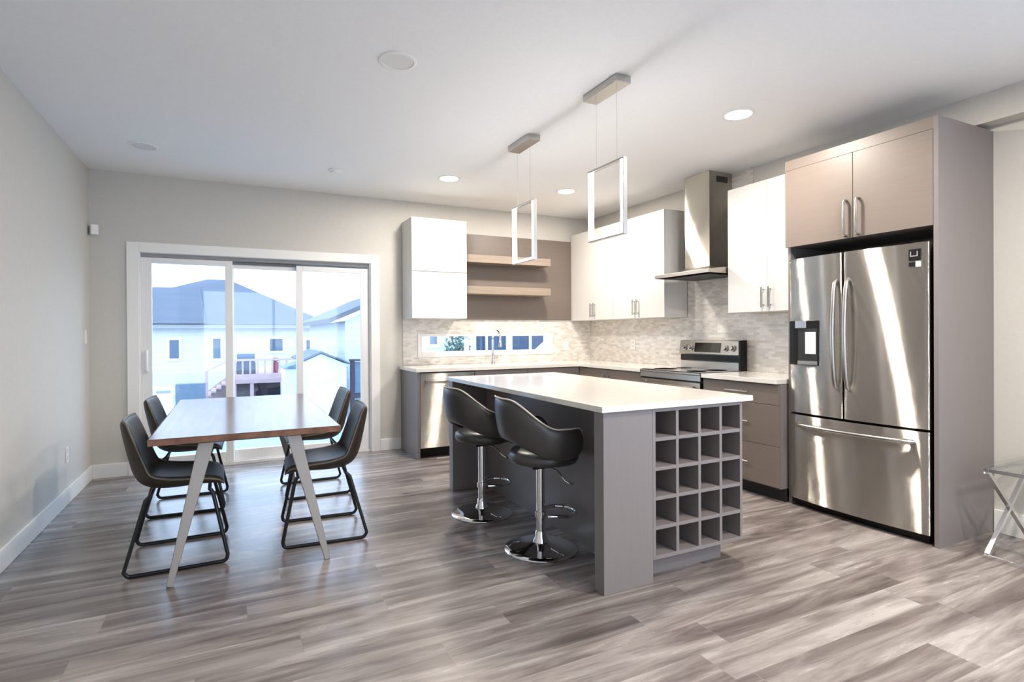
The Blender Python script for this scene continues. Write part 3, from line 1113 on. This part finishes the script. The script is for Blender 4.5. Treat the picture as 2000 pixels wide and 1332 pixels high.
def pendant(label, yc, z0, z1):
    t = thing('pendant_light', label, 'pendant lamp', (PX, yc, ZC), 'island pendants')
    W, a, b = .35, .026, .028
    finish('canopy', B(PX - .052, PX + .052, yc - .165, yc + .165, ZC - .042, ZC - .0005), M_NICKEL, t, bevel=.003)
    y0, y1 = yc - W / 2, yc + W / 2
    # metal channel on the outside, light on the inside
    w = MB()
    w.box(PX - b / 2, PX + b / 2, y0, y0 + .008, z0, z1)
    w.box(PX - b / 2, PX + b / 2, y1 - .008, y1, z0, z1)
    w.box(PX - b / 2, PX + b / 2, y0 + .008, y1 - .008, z0, z0 + .008)
    w.box(PX - b / 2, PX + b / 2, y0 + .008, y1 - .008, z1 - .012, z1)
    finish('frame', w, M_NICKEL, t, bevel=.001)
    for ya, yb in ((y0 + .0085, y0 + a), (y1 - a, y1 - .0085)):
        finish('side_diffuser', B(PX - b / 2 - .002, PX + b / 2 + .002, ya, yb, z0 + .0085, z1 - .0125), M_LEDSOFT, t)
    finish('bottom_diffuser', B(PX - b / 2 - .002, PX + b / 2 + .002, y0 + a, y1 - a, z0 + .0085, z0 + a - .004), M_LED, t)
    for s in (-1, 1):
        finish('cable', MB().tube([(PX, yc + s * .10, ZC - .042), (PX, yc + s * .10, z1)], .0009, 6), M_NICKEL, t)
    return t


pendant('silver rectangular loop pendant nearer the camera over the wine rack end', 2.672, 1.832, 2.272)
pendant('silver rectangular loop pendant farther back over the island', 3.705, 1.812, 2.262)

# ------------------------------------------------------------------ ceiling lights


def pot(label, x, y, lit, r=.085, group=None, power=0.0, ground=True):
    t = thing('recessed_light', label, 'ceiling light', (x, y, ZC), group)
    finish('trim_ring', MB().lathe([(r + .018, ZC - .0005), (r + .018, ZC - .004), (r + .012, ZC - .008), (r, ZC - .008), (r - .002, ZC - .0005)], 40, (x, y)), M_TRIM, t)
    finish('lens', MB().lathe([(r - .003, ZC - .001), (r - .003, ZC - .005)], 40, (x, y)), M_POT if lit else M_POTOFF, t)
    if lit and power:
        d = bpy.data.lights.new('lamp_glow', 'AREA')
        d.shape = 'DISK'
        d.size = 2 * r
        d.energy = power
        d.color = (1.0, .93, .84)
        o = bpy.data.objects.new('lamp_glow', d)
        o.location = (0, 0, -.012)
        o.parent = t
        COL.objects.link(o)
    return t


LG = 'lit recessed ceiling lights'
pot('lit recessed light nearest the refrigerator surround', 3.08, 2.63, True, group=LG, power=POT_POWER)
pot('lit recessed light in front of the white cabinet beside the patio door', 1.85, 4.88, True, group=LG, power=POT_POWER)
pot('lit recessed light near the back kitchen corner between the pendants', 3.12, 4.82, True, group=LG, power=POT_POWER)
pot('unlit recessed light in the middle of the ceiling above the dining side', .81, 2.90, False, group='unlit recessed lights')
pot('unlit recessed light near the left wall above the patio door', -.617, 5.04, False, group='unlit recessed lights')
for x, y in ((2.2, -1.9), (2.8, -.6), (2.7, .9)):  # unseen lamps added to brighten the room
    pot('added recessed light behind the camera, unseen, filling the living area', x, y, True, group='added living area recessed lights', power=ADDED_POT_POWER)
t = thing('smoke_detector', 'small white smoke detector on the ceiling before the patio door', 'smoke detector', (.835, 5.065, ZC))
finish('base', MB().lathe([(.055, ZC - .0005), (.055, ZC - .012), (.05, ZC - .016)], 32, (.835, 5.065)), M_PLASTIC, t)
finish('cover', MB().lathe([(.042, ZC - .0162), (.04, ZC - .028), (.025, ZC - .033)], 32, (.835, 5.065)), M_PLASTIC, t)

# ------------------------------------------------------------------ dining table
t = thing('dining_table', 'walnut dining table with glossy top and splayed grey legs', 'table', (.08, 4.09, 0))
TX0, TX1, TY0, TY1, TZ = -.385, .548, 3.215, 5.10, .748
w = MB().prism([(TX0, TY0), (TX1, TY0), (TX1, TY1), (TX0, TY1)], 'z', TZ - .034, TZ)
tp = finish('tabletop', w, M_TABLETOP, t, bevel=.003)
# bark edges along the rim
def rim(p0, p1, n, amp, out):
    import random
    rnd = random.Random(int(out[0] * 7 + out[1] * 3 + 11))
    top, bot = [], []
    p0, p1, o = Vector(p0), Vector(p1), Vector(out)
    poly_t, poly_b = [], []
    for i in range(n + 1):
        q = p0.lerp(p1, i / n)
        poly_t.append(q + o * (.0035 + amp * rnd.random()) + Vector((0, 0, -.004)))
        poly_b.append(q + o * (.001 + amp * .6 * rnd.random()) + Vector((0, 0, -.033)))
    inner_t = [p0.lerp(p1, i / n) + o * .0004 + Vector((0, 0, -.003)) for i in range(n + 1)]
    inner_b = [p0.lerp(p1, i / n) + o * .0004 + Vector((0, 0, -.0335)) for i in range(n + 1)]
    return MB().shell([inner_t, poly_t, poly_b, inner_b], [inner_t, inner_t, inner_b, inner_b])
e = rim((TX0, TY0, TZ), (TX1, TY0, TZ), 40, .004, (0, -1, 0))
finish('bark_edge', e, M_TABLEEDGE, tp)
e = rim((TX0, TY0, TZ), (TX0, TY1, TZ), 50, .004, (-1, 0, 0))
finish('bark_edge', e, M_TABLEEDGE, tp)
e = rim((TX1, TY0, TZ), (TX1, TY1, TZ), 50, .004, (1, 0, 0))
finish('bark_edge', e, M_TABLEEDGE, tp)
ZT = TZ - .0345
for yy, sy in ((3.215, 1), (5.09, -1)):
    for xb, xt in ((-.298, -.128), (.472, .302)):
        finish('leg', MB().bar((xt, yy + sy * .085, ZT), (xb, yy + sy * .0, 0.0), (.076, .034), (.030, .030)), M_TABLELEG, t, bevel=.004)
    finish('leg_plate', B(-.2, .375, yy + sy * .085 - .03, yy + sy * .085 + .03, ZT - .012, ZT), M_BLACKMETAL, t)


# ------------------------------------------------------------------ dining chairs (prototype faces +X)
def make_chair(label):
    t = thing('dining_chair', label, 'chair', (0, 0, 0), 'dining chairs')
    # centre line of the bucket, from top of back to front of seat
    prof = [(-.262, .808), (-.257, .772), (-.243, .700), (-.222, .600), (-.204, .520), (-.174, .466), (-.115, .442),
            (-.030, .440), (.070, .448), (.150, .452), (.200, .446), (.224, .428)]
    halfw = [.196, .214, .222, .226, .228, .232, .233, .232, .230, .226, .216, .196]
    nrm = []
    for i in range(len(prof)):
        a = prof[max(i - 1, 0)]
        b = prof[min(i + 1, len(prof) - 1)]
        tx, tz = b[0] - a[0], b[1] - a[1]
        l = sqrt(tx * tx + tz * tz)
        nrm.append((-tz / l * -1 * -1, tx / l))
    top, bot = [], []
    nn = 12
    for i, (x, z) in enumerate(prof):
        a = prof[max(i - 1, 0)]
        b = prof[min(i + 1, len(prof) - 1)]
        tx, tz = b[0] - a[0], b[1] - a[1]
        l = sqrt(tx * tx + tz * tz)
        nx, nz = -tz / l, tx / l            # towards the sitter
        r1, r2 = [], []
        # wings curl towards the sitter, most at the hip
        curl = [.022, .034, .046, .060, .070, .074, .066, .048, .032, .020, .012, .004][i]
        th = [.034, .042, .046, .048, .050, .054, .058, .060, .060, .056, .048, .034][i]
        for j in range(nn + 1):
            u = -1 + 2 * j / nn
            c = curl * abs(u) ** 2.6
            y = halfw[i] * u * (1 - .04 * abs(u) ** 6)
            thj = th * (1 - .45 * abs(u) ** 6)
            r1.append((x + nx * (c + thj * .5), y, z + nz * (c + thj * .5)))
            r2.append((x + nx * (c - thj * .5), y, z + nz * (c - thj * .5)))
        top.append(r1)
        bot.append(r2)
    finish('seat_shell', MB().shell(top, bot), M_LEATHER, t, subsurf=2)
    # welt running round the rim
    loop = []
    for i in range(len(top)):
        p, q = Vector(top[i][0]), Vector(bot[i][0])
        loop.append((p + q) / 2 + Vector((0, -.001, 0)))
    last = len(top) - 1
    for j in range(1, nn):
        loop.append((Vector(top[last][j]) + Vector(bot[last][j])) / 2)
    for i in range(last, -1, -1):
        loop.append((Vector(top[i][nn]) + Vector(bot[i][nn])) / 2 + Vector((0, .001, 0)))
    for j in range(nn - 1, 0, -1):
        loop.append((Vector(top[0][j]) + Vector(bot[0][j])) / 2)
    finish('piping', MB().tube(loop, .0052, 8, closed=True), M_LEATHER_EDGE, t)
    # stitched seam across the upper back
    sm = []
    for j in range(nn + 1):
        p, q = Vector(top[2][j]), Vector(top[1][j])
        sm.append(p.lerp(q, .2) + Vector((.001, 0, 0)))
    for y in (-1, 1):
        r = .0105
        yt = y * .185
        yb = y * .247
        pts = [(-.128, yt, .404), (-.150, yt + y * .004, .382), (-.242, yb, .038)]
        for k in range(1, 4):
            a = k / 4 * pi / 2
            pts.append((-.242 + .008 + .022 * (1 - cos(a)) - .002, yb, .0335 - .022 * sin(a)))
        pts += [(-.21, yb, r), (.215, yb, r)]
        for k in range(1, 4):
            a = k / 4 * pi / 2
            pts.append((.215 + .026 * sin(a), yb, r + .024 * (1 - cos(a))))
        pts += [(.243, yb, .045), (.172, yt + y * .004, .382), (.160, yt, .404)]
        finish('sled_leg', MB().tube(pts, r, 10), M_BLACKMETAL, t)
    for x in (-.125, .155):
        finish('cross_bar', MB().tube([(x, -.19, .406), (x, .19, .406)], .010, 10), M_BLACKMETAL, t)
    return t


def place(root, x, y, rz, label=None):
    root.location = (x, y, 0)
    root.rotation_euler = (0, 0, radians(rz))
    if label:
        root['label'] = label
    return root


ch0 = make_chair('brown leather chair on the left side of the table, nearer the camera')
place(ch0, -.282, 3.660, 1)
place(copy_tree(ch0), -.300, 4.700, -2, 'brown leather chair on the left side of the table, nearer the patio door')
place(copy_tree(ch0), .515, 3.690, 176, 'brown leather chair on the right side of the table, nearer the camera')
place(copy_tree(ch0), .600, 4.715, 180, 'brown leather chair on the right side of the table, nearer the patio door')


# ------------------------------------------------------------------ bar stools (prototype faces +X)
def make_stool(label):
    t = thing('bar_stool', label, 'bar stool', (0, 0, 0), 'bar stools')
    finish('base', MB().lathe([(.212, .0), (.214, .006), (.208, .012), (.17, .019), (.10, .030), (.055, .040), (.030, .048)], 64), M_CHROME, t)
    finish('boot', MB().lathe([(.046, .045), (.044, .055), (.034, .075), (.031, .105), (.029, .108)], 32), M_CHROME, t)
    finish('column', MB().lathe([(.0255, .100), (.0255, .492)], 28), M_CHROME, t)
    finish('mount_plate', B(-.09, .11, -.09, .09, .493, .512), M_BLACK, t)
    pts = []
    pts.append((.018, -.060, .205))
    for k in range(0, 13):
        a = -pi / 2 + pi * k / 12
        pts.append((.115 + .105 * cos(a), .105 * sin(a), .205))
    pts.append((.018, .060, .205))
    fr = finish('footrest', MB().tube(pts, .0105, 12), M_CHROME, t)
    finish('footrest_collar', MB().lathe([(.0258, .185), (.033, .187), (.033, .223), (.0258, .225)], 28), M_CHROME, t)
    finish('height_lever', MB().tube([(.03, -.03, .492), (.06, -.09, .475), (.085, -.16, .425), (.095, -.18, .418), (.12, -.185, .416)], .005, 8), M_CHROME, t)
    prof = [(.02, .513), (.165, .513), (.197, .522), (.207, .545), (.203, .570), (.185, .588), (.12, .597), (.03, .600)]
    cu = MB().lathe([(r, z) for r, z in prof], 48, (.02, 0))
    finish('seat_cushion', cu, M_STOOLLEATHER, t, angle=60)
    # wrap-around shell
    ins, outs = [], []
    N = 40
    rim_pts = []
    for i in range(N + 1):
        th = radians(180 + 122 * (-1 + 2 * i / N))
        a = abs(-1 + 2 * i / N)
        s = min(1, max(0, (a - .16) / .50))
        s = s * s * (3 - 2 * s)
        zt = .905 - .158 * s
        e = max(0, (a - .86) / .14)
        zt -= .060 * e ** 2.2
        s2 = min(1, max(0, (a - .05) / .65))
        s2 = s2 * s2 * (3 - 2 * s2)
        zb = .655 - .090 * s2 + .030 * e ** 2
        r1, r2 = [], []
        for k in range(6):
            v = k / 5
            z = zb + (zt - zb) * v
            lean = (z - .57) * .13
            rx, ry = .218 + lean, .214 + lean
            tk = .046 * (1 - .30 * abs(2 * v - 1) ** 3) * (1 - .35 * e ** 2)
            cxx = .03
            r1.append((cxx + (rx) * cos(th), ry * sin(th), z))
            r2.append((cxx + (rx + tk) * cos(th), (ry + tk) * sin(th), z))
        ins.append(r1)
        outs.append(r2)
        rim_pts.append(((Vector(r1[-1]) + Vector(r2[-1])) / 2 + Vector((0, 0, -.002))))
    bk = finish('backrest', MB().shell(ins, outs), M_STOOLLEATHER, t, subsurf=1)
    out_rim = [Vector(o[-1]) * .96 + Vector(i_[-1]) * .04 + Vector((0, 0, -.004)) for o, i_ in zip(outs, ins)]
    finish('piping', MB().tube(out_rim, .0045, 8), M_STOOLPIPE, bk)
    return t


st0 = make_stool('charcoal leather bar stool with chrome base nearer the wine rack end')
place(st0, 1.622, 2.800, -4)
place(copy_tree(st0), 1.572, 3.535, 4, 'charcoal leather bar stool with chrome base nearer the patio door')

# ------------------------------------------------------------------ glass side table at the right edge
t = thing('side_table', 'chrome cross-leg side table with glass top beside the refrigerator surround', 'side table', (4.0, 1.3, 0))
AX0, AX1, AY0, AY1, AH = 3.762, 4.285, 1.02, 1.575, .482
finish('glass_top', B(AX0 - .012, AX1 + .012, AY0 - .015, AY1 + .010, AH + .0225, AH + .034), M_TABLEGLASS, t, bevel=.003)
w = MB()
S = .022
w.box(AX0, AX1, AY1 - S, AY1, AH, AH + S)
w.box(AX0, AX1, AY0, AY0 + S, AH, AH + S)
w.box(AX0, AX0 + S, AY0 + S, AY1 - S, AH, AH + S)
w.box(AX1 - S, AX1, AY0 + S, AY1 - S, AH, AH + S)
finish('top_frame', w, M_TABLECHROME, t, bevel=.001)
for y in (AY1 - S / 2, AY0 + S / 2):
    finish('cross_leg', MB().bar((AX0 + S / 2, y, AH), (AX1 - S / 2, y, S), (S, S)), M_TABLECHROME, t, bevel=.001)
    finish('cross_leg', MB().bar((AX1 - S / 2, y - .0005, AH), (AX0 + S / 2, y - .0005, S), (S, S * .96)), M_TABLECHROME, t, bevel=.001)
for x in (AX0, AX1 - S):
    finish('base_rail', B(x, x + S, AY0, AY1, 0, S), M_TABLECHROME, t, bevel=.001)

# ------------------------------------------------------------------ outdoors
GZ = -1.0
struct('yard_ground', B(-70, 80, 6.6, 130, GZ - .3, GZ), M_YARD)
struct('front_bounce_ground', B(-70, 80, -90, -3.9, GZ - .3, GZ), M_BOUNCE_GROUND)  # unseen ground added outside the front window as a bounce surface
struct('side_bounce_ground', B(5.2, 80, -3.9, 6.6, GZ - .3, GZ), M_BOUNCE_GROUND)  # unseen ground added to bounce daylight onto the ceiling
gr = MB().prism([(-2.6, 14.2), (-1.35, 14.2), (-1.30, 15.95), (-2.75, 15.95)], 'z', GZ + .001, GZ + .02)
o = finish('lawn_patch', gr, M_GRASS)
o['kind'] = 'stuff'
tag(o, 'patch of green turf in the yard behind the left chairs', 'grass')


def house_window(parent, x0, x1, z0, z1, y, faint=False):
    f = MB()
    tw = .09
    f.box(x0 - tw, x1 + tw, y - .05, y - .001, z1, z1 + tw)
    f.box(x0 - tw, x1 + tw, y - .05, y - .001, z0 - tw, z0)
    f.box(x0 - tw, x0, y - .05, y - .001, z0, z1)
    f.box(x1, x1 + tw, y - .05, y - .001, z0, z1)
    fo = finish('window', f, M_HTRIM, parent)
    finish('pane', B(x0, x1, y - .03, y - .004, z0, z1), M_HGLASS, fo)
    return fo


# bungalow opposite
h = thing('bungalow', 'white bungalow with wide blue-grey hip roof across the yard', 'house', (0, 28, GZ))
HY, HW0, HW1 = 24.0, -6.2, 3.40
finish('wall', B(HW0, HW1, HY, 34, GZ, 1.62), M_SIDING, h)
finish('fascia', B(HW0 - .4, HW1 + .28, HY - .42, 34.4, 1.52, 1.665), M_TRACK, h)
ez = 1.67
w = MB().add([(-6.6, HY - .45, ez), (3.72, HY - .45, ez), (3.72, 34.4, ez), (-6.6, 34.4, ez),
              (-1.05, 29.0, 3.87), (-.15, 29.0, 3.87)],
             [(0, 3, 2, 1), (0, 1, 5, 4), (1, 2, 5), (2, 3, 4, 5), (3, 0, 4)])
finish('roof', w, M_SHINGLE, h)
w = MB().add([(-7.5, HY - .5, ez + .02), (-.9, HY - .5, ez + .02), (-.9, 31, ez + .02), (-7.5, 31, ez + .02),
              (-4.6, 27.6, 3.30), (-1.3, 27.6, 3.36)],
             [(0, 3, 2, 1), (0, 1, 5, 4), (1, 2, 5), (2, 3, 4, 5), (3, 0, 4)])
finish('roof', w, M_SHINGLE, h)
for a in ((-2.155, -1.842, .382, 1.084), (-.70, -.44, .347, 1.12), (1.338, 1.817, .603, 1.09), (2.733, 3.096, .578, 1.03)):
    house_window(h, a[0], a[1], a[2], a[3], HY)
w = B(-1.05, .12, HY - .5, HY - .44, 2.0, 2.06)
finish('roof_vent', B(-.95, .0, 25.1, 25.9, 1.95, 2.22), M_HTRIM, h)

# deck with stairs, grill, red thing
d = thing('deck', 'pinkish cedar deck with railing and stairs behind the bungalow', 'deck', (.7, 19, GZ))
DYF = 18.0
finish('platform', B(-.05, 1.50, DYF, 22.5, -.19, .07), M_DECK, d)
w = MB()
for i in range(8):
    x = .02 + i * .205
    w.box(x, x + .05, DYF + .02, DYF + .07, .07, .50)
w.box(-.05, 1.75, DYF, DYF + .09, .48, .54)
finish('railing', w, M_DECK, d)
for x in (-.02, .45, 1.40):
    finish('post', B(x, x + .1, DYF + .02, DYF + .12, GZ, -.19), M_DECK, d)
w = MB()
for i in range(5):
    w.box(-.72 + i * .134, -.586 + i * .134, DYF, DYF + 1.1, -.52 + i * .1, -.47 + i * .1)
w.prism([(-.74, GZ), (-.05, GZ), (-.05, .07), (-.74, -.48)], 'y', DYF + 1.1, DYF + 1.15)
finish('stair_flight', w, M_DECK, d)
w = MB().bar((-.72, DYF + .05, .20), (-.05, DYF + .05, .54), (.06, .06))
w.box(-.74, -.66, DYF + .02, DYF + .1, GZ, .22)
finish('stair_rail', w, M_DECK, d)
tag(finish('deck_shade_sheet', B(-.02, 1.45, 20.2, 20.3, GZ, -.2), M_DECKDARK), 'dark sheet standing in for the shade under the cedar deck', 'shade sheet')  # flat dark sheet painted as the shade below the platform
g = thing('barbecue_grill', 'dark barbecue grill standing on the cedar deck', 'grill', (.35, 18.6, .07))
finish('grill_box', B(.08, .62, 18.4, 18.8, .072, .42), M_GRILL, g, bevel=.02)
w = MB().prism([(18.4, .425), (18.8, .425), (18.8, .60), (18.72, .68), (18.52, .68), (18.42, .6)], 'x', .1, .6)
finish('lid', w, M_GRILL, g)
r = thing('red_planter', 'small red planter on the cedar deck rail side', 'planter', (1.2, 18.6, .07))
finish('pot', MB().lathe([(.07, .072), (.11, .40)], 16, (1.2, 18.6)), M_RED, r)
finish('bloom', MB().lathe([(.02, .401), (.13, .45), (.09, .53), (.02, .55)], 12, (1.2, 18.6)), M_RED, r)

# shed
s = thing('garden_shed', 'small white gable-roofed garden shed', 'shed', (1.9, 13.8, GZ))
fy = 13.0
w = MB().prism([(1.44, GZ), (2.36, GZ), (2.36, .58), (1.80, .82), (1.44, .66)], 'y', fy, fy + 2.2)
finish('shed_wall', w, M_SHED, s)
w = MB().prism([(1.37, .655), (1.80, .845), (2.44, .565), (2.44, .60), (1.80, .885), (1.37, .695)], 'y', fy - .08, fy + 2.3)
finish('shed_roof', w, M_SHINGLE, s)
s = thing('storage_bin', 'low white storage bin left of the garden shed', 'bin', (1.2, 14, GZ))
finish('bin_body', B(1.06, 1.36, 13.5, 14.4, GZ, .47), M_SHED, s)
finish('bin_lid', MB().prism([(1.04, .475), (1.38, .475), (1.38, .60), (1.04, .50)], 'y', 13.45, 14.45), M_STONE, s)

# left yard items
tag(finish('garden_wall', B(-1.32, -.66, 16.0, 16.3, GZ, .02), M_STONE), 'low blue-grey block wall left of the deck stairs', 'garden wall')
s = thing('lattice_fence', 'short white fence panel at the left edge of the patio view', 'fence', (-1.6, 16, GZ))
w = B(-1.80, -1.74, 16, 16.06, GZ, .0)
w.box(-1.42, -1.36, 16, 16.06, GZ, .0)
finish('post', w, M_HTRIM, s)
finish('rail', B(-1.74, -1.42, 16.01, 16.05, -.10, -.02), M_HTRIM, s)
finish('board', B(-1.74, -1.42, 16.01, 16.05, -.19, -.13), M_TRACK, s)
finish('board', B(-1.74, -1.42, 16.01, 16.05, -.75, -.22), M_HTRIM, s)

# neighbour on the right
h = thing('neighbour_house', 'pale house with gable eave at the right edge of the patio door view', 'house', (4.2, 17, GZ))
finish('wall', B(2.52, 5.98, 14.0, 21.0, GZ, 1.60), M_SIDING_B, h)
w = MB().prism([(2.13, 1.545), (4.1, 2.40), (5.99, 1.60), (5.99, 1.72), (4.1, 2.55), (2.13, 1.66)], 'y', 13.8, 21.2)
finish('roof', w, M_SHINGLE, h)
finish('gable', MB().prism([(2.52, 1.602), (5.97, 1.602), (4.1, 2.37)], 'y', 14.0, 14.1), M_SIDING_B, h)
house_window(h, 4.715, 4.925, .98, 1.21, 14.0)
s = thing('side_deck', 'dark stained deck with posts beside the pale neighbour house', 'deck', (2.8, 13.4, GZ))
w = MB()
finish('platform', B(2.50, 3.2, 13.2, 13.9, -.25, -.15), M_DECKDARK, s)
for x in (2.50, 2.80):
    finish('post', B(x, x + .09, 13.2, 13.3, -.15, .62), M_DECKDARK, s)
    finish('post', B(x, x + .09, 13.21, 13.3, GZ, -.251), M_DECKDARK, s)
finish('top_rail', B(2.48, 3.2, 13.18, 13.32, .621, .67), M_DECKDARK, s)
finish('screen', B(2.60, 2.79, 13.24, 13.27, -.14, .60), M_STONE, s)
h = thing('navy_house', 'navy sided house with white trim seen through the slot window', 'house', (7.2, 16, GZ))
finish('wall', B(6.05, 8.75, 14.2, 20, GZ, 1.9), M_SIDING_DARK, h)
for x0, x1 in ((6.05, 6.14), (6.44, 6.50), (7.10, 7.28), (7.86, 7.92), (8.66, 8.75)):
    finish('trim_board', B(x0, x1, 14.14, 14.199, GZ, 1.9), M_HTRIM, h)
finish('gable_panel', MB().prism([(7.95, .70), (8.64, .70), (8.64, 1.24)], 'y', 14.15, 14.199), M_SIDING_B, h)
finish('roof', MB().prism([(6.02, 1.901), (8.95, 1.901), (7.4, 3.0)], 'y', 14.0, 20.2), M_SHINGLE, h)

tr = thing('shrub', 'bushy green shrub in front of the pale house, seen through the slot window', 'shrub', (5.25, 13.4, GZ))
finish('trunk', MB().tube([(5.25, 13.4, GZ), (5.27, 13.4, .6)], .04, 8), M_BARK, tr)
import random
rnd = random.Random(4)
w = MB()
for k in range(420):
    a, b_, rr = rnd.uniform(0, 2 * pi), rnd.uniform(-1, 1), rnd.random() ** .4
    cxp = Vector((5.28 + .36 * rr * cos(a) * sqrt(1 - b_ * b_), 13.4 + .3 * rr * sin(a) * sqrt(1 - b_ * b_), .86 + .52 * rr * b_))
    d1v = Vector((rnd.uniform(-1, 1), rnd.uniform(-1, 1), rnd.uniform(-1, 1))).normalized() * .06
    d2v = Vector((rnd.uniform(-1, 1), rnd.uniform(-1, 1), rnd.uniform(-1, 1))).normalized() * .035
    n3 = d1v.cross(d2v).normalized() * .004
    w.add([cxp - d1v, cxp + d2v, cxp + d1v, cxp - d2v, cxp + n3, cxp - n3],
          [(0, 1, 4), (1, 2, 4), (2, 3, 4), (3, 0, 4), (1, 0, 5), (2, 1, 5), (3, 2, 5), (0, 3, 5)])
finish('foliage', w, M_LEAF, tr)

# far houses between the two near ones
for k, (x, y, wd, ht, lab) in enumerate(((5.6, 40.0, 2.2, 1.5, 'small far house with grey roof right of the bungalow'),
                                          (8.3, 48.0, 3.0, 1.1, 'lower far house behind the gap beside the pale house'))):
    h = thing('far_house', lab, 'house', (x, y, GZ), 'far houses')
    finish('wall', B(x - wd / 2, x + wd / 2, y, y + 4, GZ, ht), M_SIDING, h)
    finish('roof', MB().prism([(x - wd / 2 - .3, ht + .001), (x + wd / 2 + .3, ht + .001), (x, ht + .85)], 'y', y - .3, y + 4.3), M_SHINGLE, h)
    house_window(h, x - .35, x + .2, ht - 1.1, ht - .4, y)
